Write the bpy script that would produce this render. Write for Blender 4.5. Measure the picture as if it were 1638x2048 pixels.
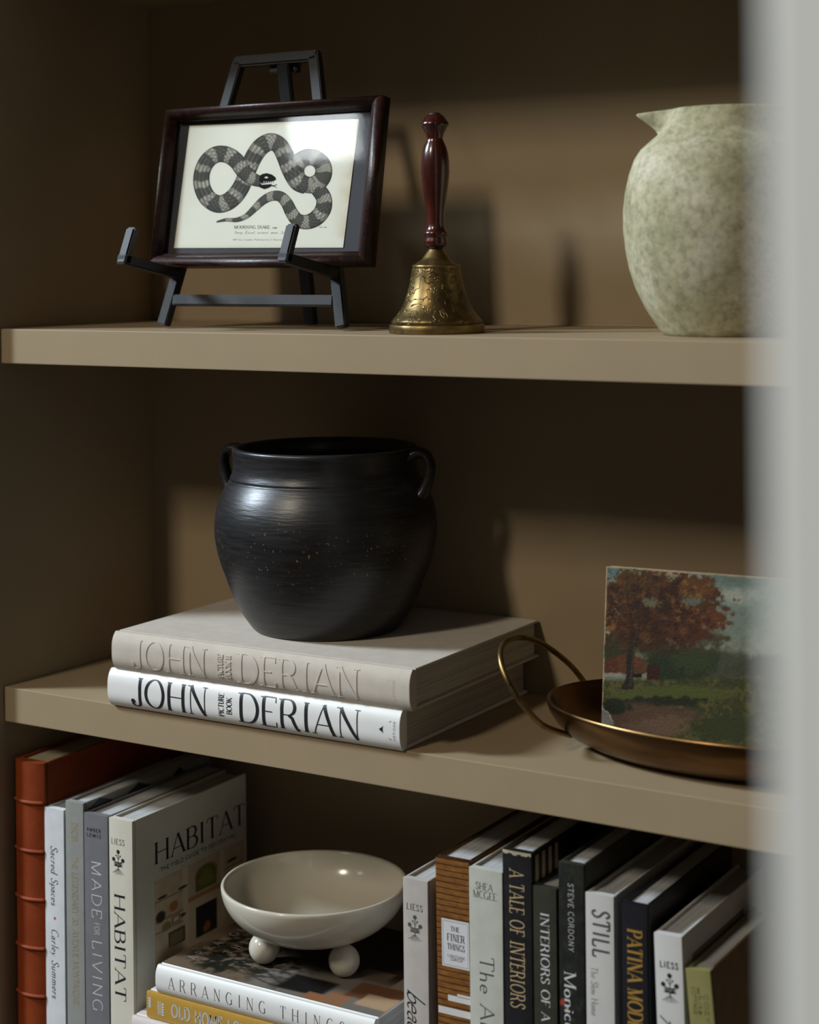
import bpy, bmesh, math, random
import numpy as np
from mathutils import Vector, Matrix
random.seed(7)
S = bpy.context.scene
for o in list(bpy.data.objects):
    bpy.data.objects.remove(o)

# ------------------------------------------------------------------ camera
F, YAW, ROLL, YH = 3531.8, math.radians(31.239), 0.01031, 514.3
CX, CY, CZ = 1.40887, -1.44341, 0.47319
cyw, syw = math.cos(YAW), math.sin(YAW)
cam_d = bpy.data.cameras.new('camera')
cam = bpy.data.objects.new('camera', cam_d)
S.collection.objects.link(cam)
R_ = Vector((cyw, syw, 0)); U_ = Vector((0, 0, 1)); B_ = Vector((syw, -cyw, 0))
cr, sr = math.cos(ROLL), math.sin(ROLL)
r2 = cr*R_ - sr*U_; u2 = sr*R_ + cr*U_
cam.matrix_world = Matrix(((r2.x, u2.x, B_.x, CX), (r2.y, u2.y, B_.y, CY), (r2.z, u2.z, B_.z, CZ), (0, 0, 0, 1)))
cam_d.sensor_fit = 'AUTO'; cam_d.sensor_width = 36
cam_d.lens = F/2048*36
cam_d.shift_y = -(1024-YH)/2048
cam_d.clip_start = 0.02
cam_d.dof.use_dof = True
cam_d.dof.focus_distance = 1.80
cam_d.dof.aperture_fstop = 3.6
S.camera = cam

# ------------------------------------------------------------------ world, lights, exposure
S.view_settings.view_transform = 'Standard'
S.view_settings.look = 'None'
S.view_settings.gamma = 1
S.view_settings.use_curve_mapping = False
S.view_settings.exposure = 0.0
W = bpy.data.worlds.new('world'); S.world = W
W.use_nodes = True
bg = W.node_tree.nodes['Background']
bg.inputs[0].default_value = (1.0, 0.84, 0.66, 1)
bg.inputs[1].default_value = 0.025

def area(name, target, direction, dist, sx, sy, power, col):
    d = bpy.data.lights.new(name, 'AREA'); d.shape = 'RECTANGLE'
    d.size = sx; d.size_y = sy; d.energy = power; d.color = col
    o = bpy.data.objects.new(name, d); S.collection.objects.link(o)
    v = Vector(direction).normalized()
    o.location = Vector(target) + v*dist
    x = (Vector((1, 0, 0))-v*v.x).normalized(); y = v.cross(x)
    o.rotation_euler = Matrix((x, y, v)).transposed().to_euler()
    return o
# tall window in front and to the left of the bookcase
area('window_front_left_offscreen', (0.5, 0.1, 0.3), (-0.25, -1.0, 0.73), 5.0, 0.45, 0.8, 84, (1.0, 0.89, 0.72))
# larger, higher window far to the left, cool daylight
area('window_left_offscreen', (0.5, 0.0, 0.2), (-1.95, -1.0, 1.42), 5.0, 0.9, 0.7, 290, (0.80, 0.93, 1.06))
# small far window that shows in the picture glass
area('window_far_left_offscreen', (0.36, 0.10, 0.60), (-0.5607, -0.7468, 0.385), 5.0, 0.27, 0.40, 4.4, (0.9, 0.96, 1.0))

# ------------------------------------------------------------------ pixel -> place helpers
def ray(u, v):
    du, dv = u-819, v-YH
    a = cr*du - sr*dv; b = sr*du + cr*dv
    xr, z = a/F, -b/F
    return Vector((cyw*xr - syw, syw*xr + cyw, z))
CAMP = Vector((CX, CY, CZ))
def onz(u, v, Z): d = ray(u, v); return CAMP + d*((Z-CZ)/d.z)
def ony(u, v, Y): d = ray(u, v); return CAMP + d*((Y-CY)/d.y)
def onx(u, v, X): d = ray(u, v); return CAMP + d*((X-CX)/d.x)

# ------------------------------------------------------------------ materials
def lin(c):
    c = c/255.0
    return c/12.92 if c <= 0.04045 else ((c+0.055)/1.055)**2.4
def rgb(r, g, b): return (lin(r), lin(g), lin(b), 1)
class NT:
    def __init__(s, name):
        s.m = bpy.data.materials.new(name); s.m.use_nodes = True
        s.t = s.m.node_tree; s.b = s.t.nodes['Principled BSDF']
    def n(s, typ, **kw):
        x = s.t.nodes.new(typ)
        for k, v in kw.items():
            if k in x.inputs.keys(): x.inputs[k].default_value = v
            else: setattr(x, k, v)
        return x
    def l(s, a, b): s.t.links.new(a, b)
    def coord(s, scale=(1, 1, 1)):
        c = s.n('ShaderNodeTexCoord'); mp = s.n('ShaderNodeMapping'); mp.inputs['Scale'].default_value = scale
        s.l(c.outputs['Object'], mp.inputs['Vector']); return mp.outputs['Vector']
    def noise(s, scale, detail=4, rough=.55, vec=None, dist=0):
        x = s.n('ShaderNodeTexNoise'); x.inputs['Scale'].default_value = scale; x.inputs['Detail'].default_value = detail
        x.inputs['Roughness'].default_value = rough; x.inputs['Distortion'].default_value = dist
        if vec is not None: s.l(vec, x.inputs['Vector'])
        return x.outputs['Fac']
    def ramp(s, fac, stops):
        x = s.n('ShaderNodeValToRGB'); e = x.color_ramp.elements
        while len(e) < len(stops): e.new(0.5)
        for i, (p, c) in enumerate(stops): e[i].position = p; e[i].color = c
        s.l(fac, x.inputs[0]); return x.outputs[0]
    def bump(s, h, strength=.2, dist=.001):
        x = s.n('ShaderNodeBump'); x.inputs['Strength'].default_value = strength; x.inputs['Distance'].default_value = dist
        s.l(h, x.inputs['Height']); s.l(x.outputs[0], s.b.inputs['Normal'])
    def col(s, out): s.l(out, s.b.inputs['Base Color'])
    def set(s, **kw):
        for k, v in kw.items(): s.b.inputs[k.replace('_', ' ')].default_value = v

def mat_plain(name, c, rough=.6, var=.08, scale=40, bump=0, bscale=400, metal=0, spec=.5, coat=0, sc=(1, 1, 1)):
    t = NT(name); v = t.coord(sc)
    a = tuple(max(0, x*(1-var)) for x in c[:3])+(1,); b = tuple(min(1, x*(1+var)) for x in c[:3])+(1,)
    t.col(t.ramp(t.noise(scale, 4, vec=v), [(.3, a), (.7, b)]))
    t.set(Roughness=rough, Metallic=metal, Specular_IOR_Level=spec, Coat_Weight=coat)
    if bump: t.bump(t.noise(bscale, 2, vec=v), bump, .0006)
    return t.m

M = {}
PAINT = (0.33, 0.248, 0.150, 1)
M['paint'] = mat_plain('taupe_paint', PAINT, rough=.55, var=.03, scale=14, bump=.06, bscale=700, spec=.35)
M['white_trim'] = mat_plain('white_trim_paint', (.88, .91, .90, 1), rough=.6, var=.02, scale=6, spec=.3)
def cloth(name, c, var=.06, rough=.85, weave=900, b=.25):
    t = NT(name); v = t.coord()
    a = tuple(x*(1-var) for x in c[:3])+(1,); d = tuple(min(1, x*(1+var)) for x in c[:3])+(1,)
    t.col(t.ramp(t.noise(60, 5, vec=v), [(.3, a), (.7, d)])); t.set(Roughness=rough, Specular_IOR_Level=.25)
    t.bump(t.noise(weave, 2, vec=v), b, .0004); return t.m
M['cream_cloth'] = cloth('cream_book_cloth', (.55, .495, .425, 1), weave=1400, b=.3)
M['white_jacket'] = mat_plain('white_paper_jacket', (.80, .80, .775, 1), rough=.4, var=.02, spec=.4)
M['white_linen'] = cloth('white_linen', (.66, .68, .69, 1))
M['grey_cloth'] = cloth('grey_green_cloth', (.28, .285, .265, 1))
M['slate_cloth'] = cloth('slate_cloth', (.17, .168, .18, 1))
M['ivory_paper'] = mat_plain('ivory_paper', (.66, .625, .52, 1), rough=.55, var=.04)
M['flax_cloth'] = cloth('flax_cloth', (.50, .46, .42, 1), weave=1100)
M['sage_cloth'] = cloth('pale_sage_cloth', (.52, .525, .46, 1), weave=1200)
M['black_cover'] = mat_plain('black_cover', (.012, .012, .014, 1), rough=.42, var=.3, scale=120)
M['olive_cover'] = mat_plain('dark_olive_cover', (.034, .034, .022, 1), rough=.5, var=.15, scale=80)
M['navy_cover'] = mat_plain('black_navy_cover', (.010, .010, .014, 1), rough=.45, var=.2)
M['still_white'] = mat_plain('warm_white_jacket', (.60, .59, .56, 1), rough=.5, var=.03)
M['pale_white'] = mat_plain('pale_white_jacket', (.66, .65, .62, 1), rough=.5, var=.03)
M['moss_cover'] = mat_plain('moss_green_cover', (.26, .235, .085, 1), rough=.5, var=.08)
M['mustard'] = mat_plain('mustard_cover', (.50, .29, .045, 1), rough=.5, var=.06)
M['blue_white'] = mat_plain('blue_white_cover', (.62, .66, .68, 1), rough=.5, var=.05)
M['blush'] = mat_plain('blush_white_cover', (.66, .60, .57, 1), rough=.5, var=.05)
M['board_grey'] = mat_plain('greyboard', (.22, .20, .18, 1), rough=.8)
M['brown_side'] = mat_plain('brown_paper_side', (.20, .14, .09, 1), rough=.7, var=.1)
def leather(name):
    t = NT(name); v = t.coord()
    t.col(t.ramp(t.noise(35, 6, vec=v), [(.25, (.200, .033, .007, 1)), (.75, (.29, .052, .011, 1))]))
    t.set(Roughness=.55, Specular_IOR_Level=.25); t.bump(t.noise(520, 3, vec=v), .35, .0006); return t.m
M['leather'] = leather('orange_leather')
def pages(name, c, sx=(1400, 4, 4)):
    t = NT(name); v = t.coord(sx)
    a = tuple(x*.45 for x in c[:3])+(1,)
    t.col(t.ramp(t.noise(1.0, 3, .7, vec=v), [(.30, a), (.58, c)])); t.set(Roughness=.8, Specular_IOR_Level=.2)
    t.bump(t.noise(1.0, 2, vec=v), .3, .0004); return t.m
M['pages'] = pages('book_pages', (.56, .57, .57, 1))
M['cream_pages'] = pages('cream_pages', (.50, .44, .30, 1))
M['brown_pages'] = pages('ivory_pages', (.54, .50, .42, 1))
M['ink'] = mat_plain('black_ink', (.012, .013, .018, 1), rough=.5, var=.1)
M['grey_ink'] = mat_plain('grey_ink', (.075, .070, .068, 1), rough=.6, var=.1)
M['pale_ink'] = mat_plain('pale_grey_ink', (.30, .29, .27, 1), rough=.6, var=.1)
M['white_ink'] = mat_plain('white_ink', (.62, .62, .62, 1), rough=.5, var=.05)
M['soft_white_ink'] = mat_plain('soft_white_ink', (.50, .50, .47, 1), rough=.5, var=.05)
M['gold_ink'] = mat_plain('gold_foil', (.52, .30, .06, 1), rough=.35, metal=.3, var=.12)
M['pale_gold'] = mat_plain('pale_gold_foil', (.62, .45, .24, 1), rough=.4, metal=.2, var=.1)
M['dull_gold'] = mat_plain('dull_gold_foil', (.31, .25, .15, 1), rough=.5, var=.15)
M['red_ink'] = mat_plain('red_ink', (.5, .07, .05, 1), rough=.5)
M['label_white'] = mat_plain('white_label_paper', (.66, .66, .67, 1), rough=.5, var=.02)
M['blackmetal'] = mat_plain('black_cast_metal', (.017, .018, .021, 1), rough=.55, var=.2, scale=90, bump=.12, bscale=500, spec=.4)
M['mat_board'] = mat_plain('dark_mat_board', (.030, .031, .037, 1), rough=.75, var=.15)
M['cream_glaze'] = mat_plain('cream_glaze', (.56, .515, .42, 1), rough=.16, var=.02, spec=.55)
M['canvas_edge'] = mat_plain('worn_canvas_edge', (.42, .36, .24, 1), rough=.85, var=.25, scale=160, bump=.4)
def attr_mat(name, rough=.6, spec=.3, bumpy=0, bs=600):
    t = NT(name); a = t.n('ShaderNodeAttribute'); a.attribute_name = 'Col'
    t.col(a.outputs['Color']); t.set(Roughness=rough, Specular_IOR_Level=spec)
    if bumpy: t.bump(t.noise(bs, 3, vec=t.coord()), bumpy, .0006)
    return t.m
M['print'] = attr_mat('printed_picture', .5)
M['paper_print'] = attr_mat('printed_paper', .75, .2)
M['print_ink'] = mat_plain('print_ink', (.018, .017, .014, 1), rough=.95, var=.1, spec=.05)
M['oil_paint'] = attr_mat('oil_paint', .42, .45, .5, 420)
def m_framewood():
    t = NT('mahogany_frame'); v = t.coord((8, 8, 120))
    v2 = t.coord((60, 60, 60))
    t.col(t.ramp(t.noise(3, 6, vec=v2), [(.30, (.008, .004, .0035, 1)), (.52, (.024, .008, .006, 1)), (.70, (.045, .013, .008, 1)), (.80, (.12, .036, .014, 1))]))
    t.set(Roughness=.38, Specular_IOR_Level=.4); t.bump(t.noise(9, 4, vec=v2), .35, .0007); return t.m
M['frame_wood'] = m_framewood()
def m_handle():
    t = NT('red_brown_turned_wood'); v = t.coord((120, 120, 14))
    t.col(t.ramp(t.noise(1.2, 5, vec=v), [(.3, (.022, .005, .0035, 1)), (.6, (.062, .010, .006, 1)), (.8, (.10, .017, .009, 1))]))
    t.set(Roughness=.24, Coat_Weight=.5, Coat_Roughness=.12); return t.m
M['handle_wood'] = m_handle()
def m_brass(name, dark=1.0, engrave=False):
    t = NT(name); v = t.coord()
    t.col(t.ramp(t.noise(45, 6, .65, vec=v), [(.28, (.07*dark, .045*dark, .018*dark, 1)), (.5, (.30*dark, .20*dark, .075*dark, 1)), (.75, (.50*dark, .35*dark, .13*dark, 1))]))
    t.set(Metallic=.9, Roughness=.38)
    if engrave:
        h = t.noise(46, 2, .4, vec=v, dist=2.6)
        r = t.ramp(h, [(.47, (0, 0, 0, 1)), (.5, (1, 1, 1, 1)), (.53, (0, 0, 0, 1))])
        t.bump(r, .5, .0010)
    else: t.bump(t.noise(160, 3, vec=v), .12, .0006)
    return t.m
M['brass'] = m_brass('aged_brass', .72); M['brass_engraved'] = m_brass('engraved_brass', .46, True)
def m_tray():
    t = NT('dark_antique_brass'); v = t.coord((6, 6, 30))
    t.col(t.ramp(t.noise(1.5, 4, vec=v), [(.3, (.10, .053, .022, 1)), (.7, (.24, .135, .055, 1))]))
    t.set(Metallic=1.0, Roughness=.30); return t.m
M['tray_brass'] = m_tray()
def m_vase():
    t = NT('mottled_green_pottery'); v = t.coord()
    n1 = t.noise(12, 4, .6, vec=v); n2 = t.noise(120, 6, .75, vec=v)
    c1 = t.ramp(n1, [(.30, (.26, .25, .13, 1)), (.5, (.43, .40, .26, 1)), (.70, (.60, .56, .43, 1))])
    c2 = t.ramp(n2, [(.30, (.40, .40, .33, 1)), (.52, (.92, .92, .90, 1)), (.70, (1.2, 1.18, 1.1, 1))])
    mx = t.n('ShaderNodeMixRGB'); mx.blend_type = 'MULTIPLY'; mx.inputs[0].default_value = .85
    t.l(c1, mx.inputs[1]); t.l(c2, mx.inputs[2]); t.col(mx.outputs[0])
    t.set(Roughness=.78, Specular_IOR_Level=.3); t.bump(n2, .3, .0012); return t.m
M['vase'] = m_vase()
def m_pot():
    t = NT('black_burnished_clay'); v = t.coord(); v2 = t.coord((30, 30, 260))
    base = t.ramp(t.noise(1.0, 4, vec=v2), [(.3, (.009, .009, .010, 1)), (.7, (.024, .023, .024, 1))])
    sp = t.noise(330, 1, .4, vec=v); region = t.noise(9, 3, .5, vec=v)
    s1 = t.ramp(sp, [(.70, (0, 0, 0, 1)), (.745, (1, 1, 1, 1))])
    # wear gathers on a belt around the widest part
    c = t.n('ShaderNodeTexCoord'); sx = t.n('ShaderNodeSeparateXYZ'); t.l(c.outputs['Object'], sx.inputs[0])
    mr = t.n('ShaderNodeMath', operation='SUBTRACT'); t.l(sx.outputs['Z'], mr.inputs[0]); mr.inputs[1].default_value = .094
    ab = t.n('ShaderNodeMath', operation='ABSOLUTE'); t.l(mr.outputs[0], ab.inputs[0])
    belt = t.ramp(ab.outputs[0], [(0.006, (1, 1, 1, 1)), (.045, (0, 0, 0, 1))])
    rg = t.ramp(region, [(.42, (0, 0, 0, 1)), (.58, (1, 1, 1, 1))])
    m1 = t.n('ShaderNodeMixRGB'); m1.blend_type = 'MULTIPLY'; m1.inputs[0].default_value = 1; t.l(s1, m1.inputs[1]); t.l(rg, m1.inputs[2])
    m2 = t.n('ShaderNodeMixRGB'); m2.blend_type = 'MULTIPLY'; m2.inputs[0].default_value = 1; t.l(m1.outputs[0], m2.inputs[1]); t.l(belt, m2.inputs[2])
    mix = t.n('ShaderNodeMixRGB'); t.l(m2.outputs[0], mix.inputs[0]); t.l(base, mix.inputs[1]); mix.inputs[2].default_value = (.33, .20, .09, 1)
    t.col(mix.outputs[0]); t.set(Roughness=.36, Specular_IOR_Level=.5); t.bump(t.noise(1.4, 3, vec=v2), .25, .0012); return t.m
M['pot'] = m_pot()
def m_woodspine():
    t = NT('printed_plank_cover'); v = t.coord((10, 10, 1))
    w = t.n('ShaderNodeTexWave'); w.wave_type = 'BANDS'; w.bands_direction = 'Z'
    w.inputs['Scale'].default_value = 56; w.inputs['Distortion'].default_value = .7; w.inputs['Detail'].default_value = 3; w.inputs['Detail Scale'].default_value = .6
    t.l(t.coord((.4, .4, 1)), w.inputs['Vector'])
    a = t.ramp(t.noise(60, 5, .7, vec=t.coord((1, 1, 3))), [(.3, (.12, .040, .007, 1)), (.6, (.26, .105, .017, 1)), (.78, (.42, .20, .04, 1))])
    b = t.ramp(w.outputs['Fac'], [(.0, (.10, .07, .05, 1)), (.16, (1, 1, 1, 1))])
    mx = t.n('ShaderNodeMixRGB'); mx.blend_type = 'MULTIPLY'; mx.inputs[0].default_value = 1; t.l(a, mx.inputs[1]); t.l(b, mx.inputs[2])
    t.col(mx.outputs[0]); t.set(Roughness=.5); return t.m
M['plank_print'] = m_woodspine()
def m_glass():
    t = NT('picture_glass')
    tr = t.n('ShaderNodeBsdfTransparent'); gl = t.n('ShaderNodeBsdfGlossy'); gl.inputs['Roughness'].default_value = .035
    lw = t.n('ShaderNodeLayerWeight'); lw.inputs['Blend'].default_value = .5
    pw = t.n('ShaderNodeMath', operation='POWER'); t.l(lw.outputs['Facing'], pw.inputs[0]); pw.inputs[1].default_value = 5
    ml = t.n('ShaderNodeMath', operation='MULTIPLY_ADD'); t.l(pw.outputs[0], ml.inputs[0]); ml.inputs[1].default_value = .96; ml.inputs[2].default_value = .028
    mx = t.n('ShaderNodeMixShader'); t.l(ml.outputs[0], mx.inputs[0]); t.l(tr.outputs[0], mx.inputs[1]); t.l(gl.outputs[0], mx.inputs[2])
    t.l(mx.outputs[0], t.t.nodes['Material Output'].inputs['Surface'])
    return t.m
M['glass'] = m_glass()

# ------------------------------------------------------------------ object helpers
COL = S.collection
def link(name, me, mat=None, parent=None, smooth=False):
    o = bpy.data.objects.new(name, me); COL.objects.link(o)
    if mat: me.materials.append(M[mat] if isinstance(mat, str) else mat)
    if parent: o.parent = parent
    if smooth: me.polygons.foreach_set('use_smooth', [True]*len(me.polygons))
    return o
def mesh(name, vs, fs, mat=None, parent=None, smooth=False, fix=True):
    me = bpy.data.meshes.new(name); me.from_pydata([tuple(v) for v in vs], [], fs)
    if fix:
        b = bmesh.new(); b.from_mesh(me); bmesh.ops.recalc_face_normals(b, faces=b.faces); b.to_mesh(me); b.free()
    me.update(); return link(name, me, mat, parent, smooth)
def tag(o, label, cat=None, group=None, kind=None):
    o['label'] = label
    if cat: o['category'] = cat
    if group: o['group'] = group
    if kind: o['kind'] = kind
    return o
def empty(name, loc, label, cat, group=None, rot=(0, 0, 0)):
    o = bpy.data.objects.new(name, None); COL.objects.link(o); o.location = loc; o.rotation_euler = rot
    o.empty_display_size = .02
    return tag(o, label, cat, group)
def box_bm(bm, a, b, bev=0, seg=2):
    r = bmesh.ops.create_cube(bm, size=1)
    for v in r['verts']:
        v.co = Vector([a[i]+(b[i]-a[i])*(v.co[i]+.5) for i in range(3)])
    if bev:
        es = list({e for v in r['verts'] for e in v.link_edges})
        bmesh.ops.bevel(bm, geom=es, offset=bev, segments=seg, affect='EDGES', profile=.6)
def box(name, a, b, mat, parent=None, bev=0, seg=2):
    bm = bmesh.new(); box_bm(bm, a, b, bev, seg); me = bpy.data.meshes.new(name); bm.to_mesh(me); bm.free()
    return link(name, me, mat, parent)
def lathe(name, prof, mat, parent=None, seg=96, wob=None):
    vs = []; fs = []; n = len(prof)
    for i in range(seg):
        a = 2*math.pi*i/seg
        for j, (r, z) in enumerate(prof):
            k = 1 if wob is None else wob(a, z)
            vs.append((r*k*math.cos(a), r*k*math.sin(a), z))
    for i in range(seg):
        for j in range(n-1):
            a, b = i*n+j, ((i+1) % seg)*n+j
            if prof[j][0] < 1e-6 and prof[j+1][0] < 1e-6: continue
            fs.append((a, b, b+1, a+1))
    o = mesh(name, vs, fs, None, parent, True, fix=False)
    b = bmesh.new(); b.from_mesh(o.data); bmesh.ops.remove_doubles(b, verts=b.verts, dist=1e-6); bmesh.ops.recalc_face_normals(b, faces=b.faces); b.to_mesh(o.data); b.free()
    o.data.materials.append(M[mat]); o.data.polygons.foreach_set('use_smooth', [True]*len(o.data.polygons))
    return o
def spline(pts, n=8, closed=False):
    P = [Vector(p) for p in pts]; out = []; N = len(P)
    rng = range(N) if closed else range(N-1)
    for i in rng:
        if closed: a, b, c, d = P[i-1], P[i], P[(i+1) % N], P[(i+2) % N]
        else: a, b, c, d = P[max(i-1, 0)], P[i], P[i+1], P[min(i+2, N-1)]
        for k in range(n):
            t = k/n
            out.append(.5*((2*b)+(c-a)*t+(2*a-5*b+4*c-d)*t*t+(3*b-a-3*c+d)*t**3))
    if not closed: out.append(P[-1])
    return out
def tube(name, pts, rad, mat, parent=None, seg=14, smooth=True):
    P = [Vector(p) for p in pts]; n = len(P)
    rads = rad if isinstance(rad, (list, tuple)) else [rad]*n
    vs = []; fs = []
    T = [(P[min(i+1, n-1)]-P[max(i-1, 0)]).normalized() for i in range(n)]
    nrm = T[0].orthogonal().normalized()
    for i in range(n):
        nrm = (nrm - T[i]*nrm.dot(T[i])).normalized(); bi = T[i].cross(nrm)
        for k in range(seg):
            a = 2*math.pi*k/seg; vs.append(P[i]+(nrm*math.cos(a)+bi*math.sin(a))*rads[i])
    for i in range(n-1):
        for k in range(seg):
            fs.append((i*seg+k, i*seg+(k+1) % seg, (i+1)*seg+(k+1) % seg, (i+1)*seg+k))
    fs.append(tuple(range(seg))); fs.append(tuple((n-1)*seg+k for k in range(seg)))
    return mesh(name, vs, fs, mat, parent, smooth)
def bar(name, p0, p1, wv, hv, mat, parent=None, bev=.0012):
    """square bar from p0 to p1; wv, hv: half-width vectors"""
    p0, p1, wv, hv = Vector(p0), Vector(p1), Vector(wv), Vector(hv)
    vs = [p+wv*a+hv*b for p in (p0, p1) for a, b in ((-1, -1), (1, -1), (1, 1), (-1, 1))]
    fs = [(0, 1, 2, 3), (4, 5, 6, 7), (0, 1, 5, 4), (1, 2, 6, 5), (2, 3, 7, 6), (3, 0, 4, 7)]
    o = mesh(name, vs, fs, mat, parent)
    if bev:
        b = bmesh.new(); b.from_mesh(o.data); bmesh.ops.bevel(b, geom=b.edges[:], offset=bev, segments=2, affect='EDGES'); b.to_mesh(o.data); b.free()
    return o

# ------------------------------------------------------------------ stroke lettering
def arc(cx, cy, rx, ry, a0, a1, n=16):
    return [(cx+rx*math.cos(math.radians(a0+(a1-a0)*i/n)), cy+ry*math.sin(math.radians(a0+(a1-a0)*i/n))) for i in range(n+1)]
def sp2(pts, n=6): return [(p.x, p.y) for p in spline([(x, y, 0) for x, y in pts], n)]
G = {}
def g(ch, w, strokes, serifs=()): G[ch] = (w, strokes, serifs)
A_ = None
g('A', .74, [([(.04, 0), (.37, 1)], 't'), ([(.37, 1), (.70, 0)], 'T'), ([(.16, .34), (.59, .34)], 't')], [(.04, 0), (.70, 0)])
g('B', .62, [([(.10, 0), (.10, 1)], 'T'), ([(.10, 1), (.32, 1)]+arc(.32, .765, .20, .235, 90, -90)+[(.10, .53)], A_), ([(.10, .53), (.34, .53)]+arc(.34, .265, .24, .265, 90, -90)+[(.10, 0)], A_)], [(.06, 0), (.06, 1)])
g('C', .70, [(arc(.38, .5, .34, .5, 48, 312, 26), A_)])
g('D', .74, [([(.10, 0), (.10, 1)], 'T'), ([(.10, 1), (.30, 1)]+arc(.30, .5, .38, .5, 90, -90, 22)+[(.10, 0)], A_)], [(.06, 0), (.06, 1)])
g('E', .58, [([(.10, 0), (.10, 1)], 'T'), ([(.10, 1), (.50, 1), (.52, .84)], 't'), ([(.10, .52), (.40, .52)], 't'), ([(.10, 0), (.52, 0), (.54, .18)], 't')], [(.06, 0), (.06, 1)])
g('F', .55, [([(.10, 0), (.10, 1)], 'T'), ([(.10, 1), (.50, 1), (.52, .84)], 't'), ([(.10, .52), (.40, .52)], 't')], [(.10, 0), (.06, 1)])
g('G', .76, [(arc(.38, .5, .34, .5, 48, 300, 26)+[(.64, .12)], A_), ([(.64, .05), (.64, .44)], 'T')], [(.62, .44)])
g('H', .80, [([(.12, 0), (.12, 1)], 'T'), ([(.68, 0), (.68, 1)], 'T'), ([(.12, .51), (.68, .51)], 't')], [(.12, 0), (.12, 1), (.68, 0), (.68, 1)])
g('I', .34, [([(.17, 0), (.17, 1)], 'T')], [(.17, 0), (.17, 1)])
g('J', .50, [([(.36, 1), (.36, .15)]+arc(.20, .12, .16, .15, 0, -165, 12), A_), (arc(.075, .15, .03, .03, 0, 360, 10), 'T')], [(.36, 1)])
g('K', .72, [([(.12, 0), (.12, 1)], 'T'), ([(.62, 1), (.12, .42)], 't'), ([(.28, .58), (.66, 0)], 'T')], [(.12, 0), (.12, 1), (.62, 1), (.66, 0)])
g('L', .58, [([(.12, 0), (.12, 1)], 'T'), ([(.12, 0), (.52, 0), (.54, .2)], 't')], [(.12, 1), (.08, 0)])
g('M', .94, [([(.12, 0), (.12, 1)], 't'), ([(.12, 1), (.46, 0)], 'T'), ([(.46, 0), (.80, 1)], 't'), ([(.80, 0), (.80, 1)], 'T')], [(.12, 0), (.08, 1), (.80, 0), (.84, 1)])
g('N', .82, [([(.13, 0), (.13, 1)], 't'), ([(.13, 1), (.68, 0)], 'T'), ([(.68, 0), (.68, 1)], 't')], [(.13, 0), (.08, 1), (.68, 1)])
g('O', .82, [(arc(.41, .5, .35, .5, 90, 450, 36), A_)])
g('P', .60, [([(.10, 0), (.10, 1)], 'T'), ([(.10, 1), (.32, 1)]+arc(.32, .74, .23, .26, 90, -90)+[(.10, .48)], A_)], [(.10, 0), (.06, 1)])
g('R', .70, [([(.10, 0), (.10, 1)], 'T'), ([(.10, 1), (.32, 1)]+arc(.32, .75, .22, .25, 90, -90)+[(.10, .5)], A_), ([(.34, .5), (.46, .40), (.60, .02), (.68, 0)], 'T')], [(.10, 0), (.06, 1)])
g('S', .56, [(sp2([(.48, .80), (.40, .95), (.26, 1.0), (.12, .90), (.10, .74), (.20, .60), (.36, .48), (.47, .34), (.46, .14), (.30, 0), (.14, .03), (.06, .20)]), A_)])
g('T', .66, [([(.33, 0), (.33, 1)], 'T'), ([(.04, .82), (.06, 1), (.60, 1), (.62, .82)], 't')], [(.33, 0)])
g('U', .76, [([(.12, 1), (.12, .3)]+arc(.38, .3, .26, .3, 180, 360)+[(.64, 1)], A_)], [(.12, 1), (.64, 1)])
g('V', .72, [([(.04, 1), (.36, 0)], 'T'), ([(.36, 0), (.68, 1)], 't')], [(.04, 1), (.68, 1)])
g('W', 1.0, [([(.04, 1), (.28, 0)], 'T'), ([(.28, 0), (.50, 1)], 't'), ([(.50, 1), (.72, 0)], 'T'), ([(.72, 0), (.96, 1)], 't')], [(.04, 1), (.96, 1)])
g('X', .70, [([(.06, 1), (.64, 0)], 'T'), ([(.64, 1), (.06, 0)], 't')], [(.06, 1), (.64, 1), (.06, 0), (.64, 0)])
g('Y', .70, [([(.05, 1), (.35, .45)], 'T'), ([(.65, 1), (.35, .45)], 't'), ([(.35, .45), (.35, 0)], 'T')], [(.05, 1), (.65, 1), (.35, 0)])
g('Z', .62, [([(.06, .84), (.08, 1), (.54, 1)], 't'), ([(.54, 1), (.06, 0)], 'T'), ([(.06, 0), (.55, 0), (.57, .18)], 't')])
g('a', .46, [(arc(.20, .15, .15, .15, 60, 300), A_), (sp2([(.07, .38), (.16, .47), (.28, .45), (.33, .34), (.33, .06), (.42, .02)]), A_)])
g('c', .42, [(arc(.22, .235, .17, .235, 45, 320), A_)])
g('d', .52, [(arc(.22, .235, .17, .235, 20, 340), A_), ([(.39, 1), (.39, 0)], 'T')], [(.41, 0)])
g('b', .52, [(arc(.30, .235, .17, .235, 160, -160), A_), ([(.12, 1), (.12, 0)], 'T')])
g('e', .46, [([(.07, .26), (.40, .27)]+arc(.23, .245, .17, .235, 5, 310), A_)])
g('f', .34, [([(.14, 0), (.14, .82)]+arc(.25, .84, .11, .15, 180, 40, 8), A_), ([(.03, .47), (.28, .47)], 't')], [(.14, 0)])
g('g', .46, [(arc(.22, .235, .17, .235, 20, 340), A_), (sp2([(.39, .47), (.39, -.05), (.34, -.22), (.20, -.27), (.08, -.18)]), A_)])
g('h', .54, [([(.11, 1), (.11, 0)], 'T'), (sp2([(.11, .34), (.22, .46), (.34, .45), (.41, .33), (.41, 0)]), A_)], [(.11, 0), (.41, 0)])
g('i', .26, [([(.13, .47), (.13, 0)], 'T'), ([(.13, .66), (.13, .74)], 'T')], [(.13, 0)])
g('l', .26, [([(.13, 1), (.13, 0)], 'T')], [(.13, 0)])
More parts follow.
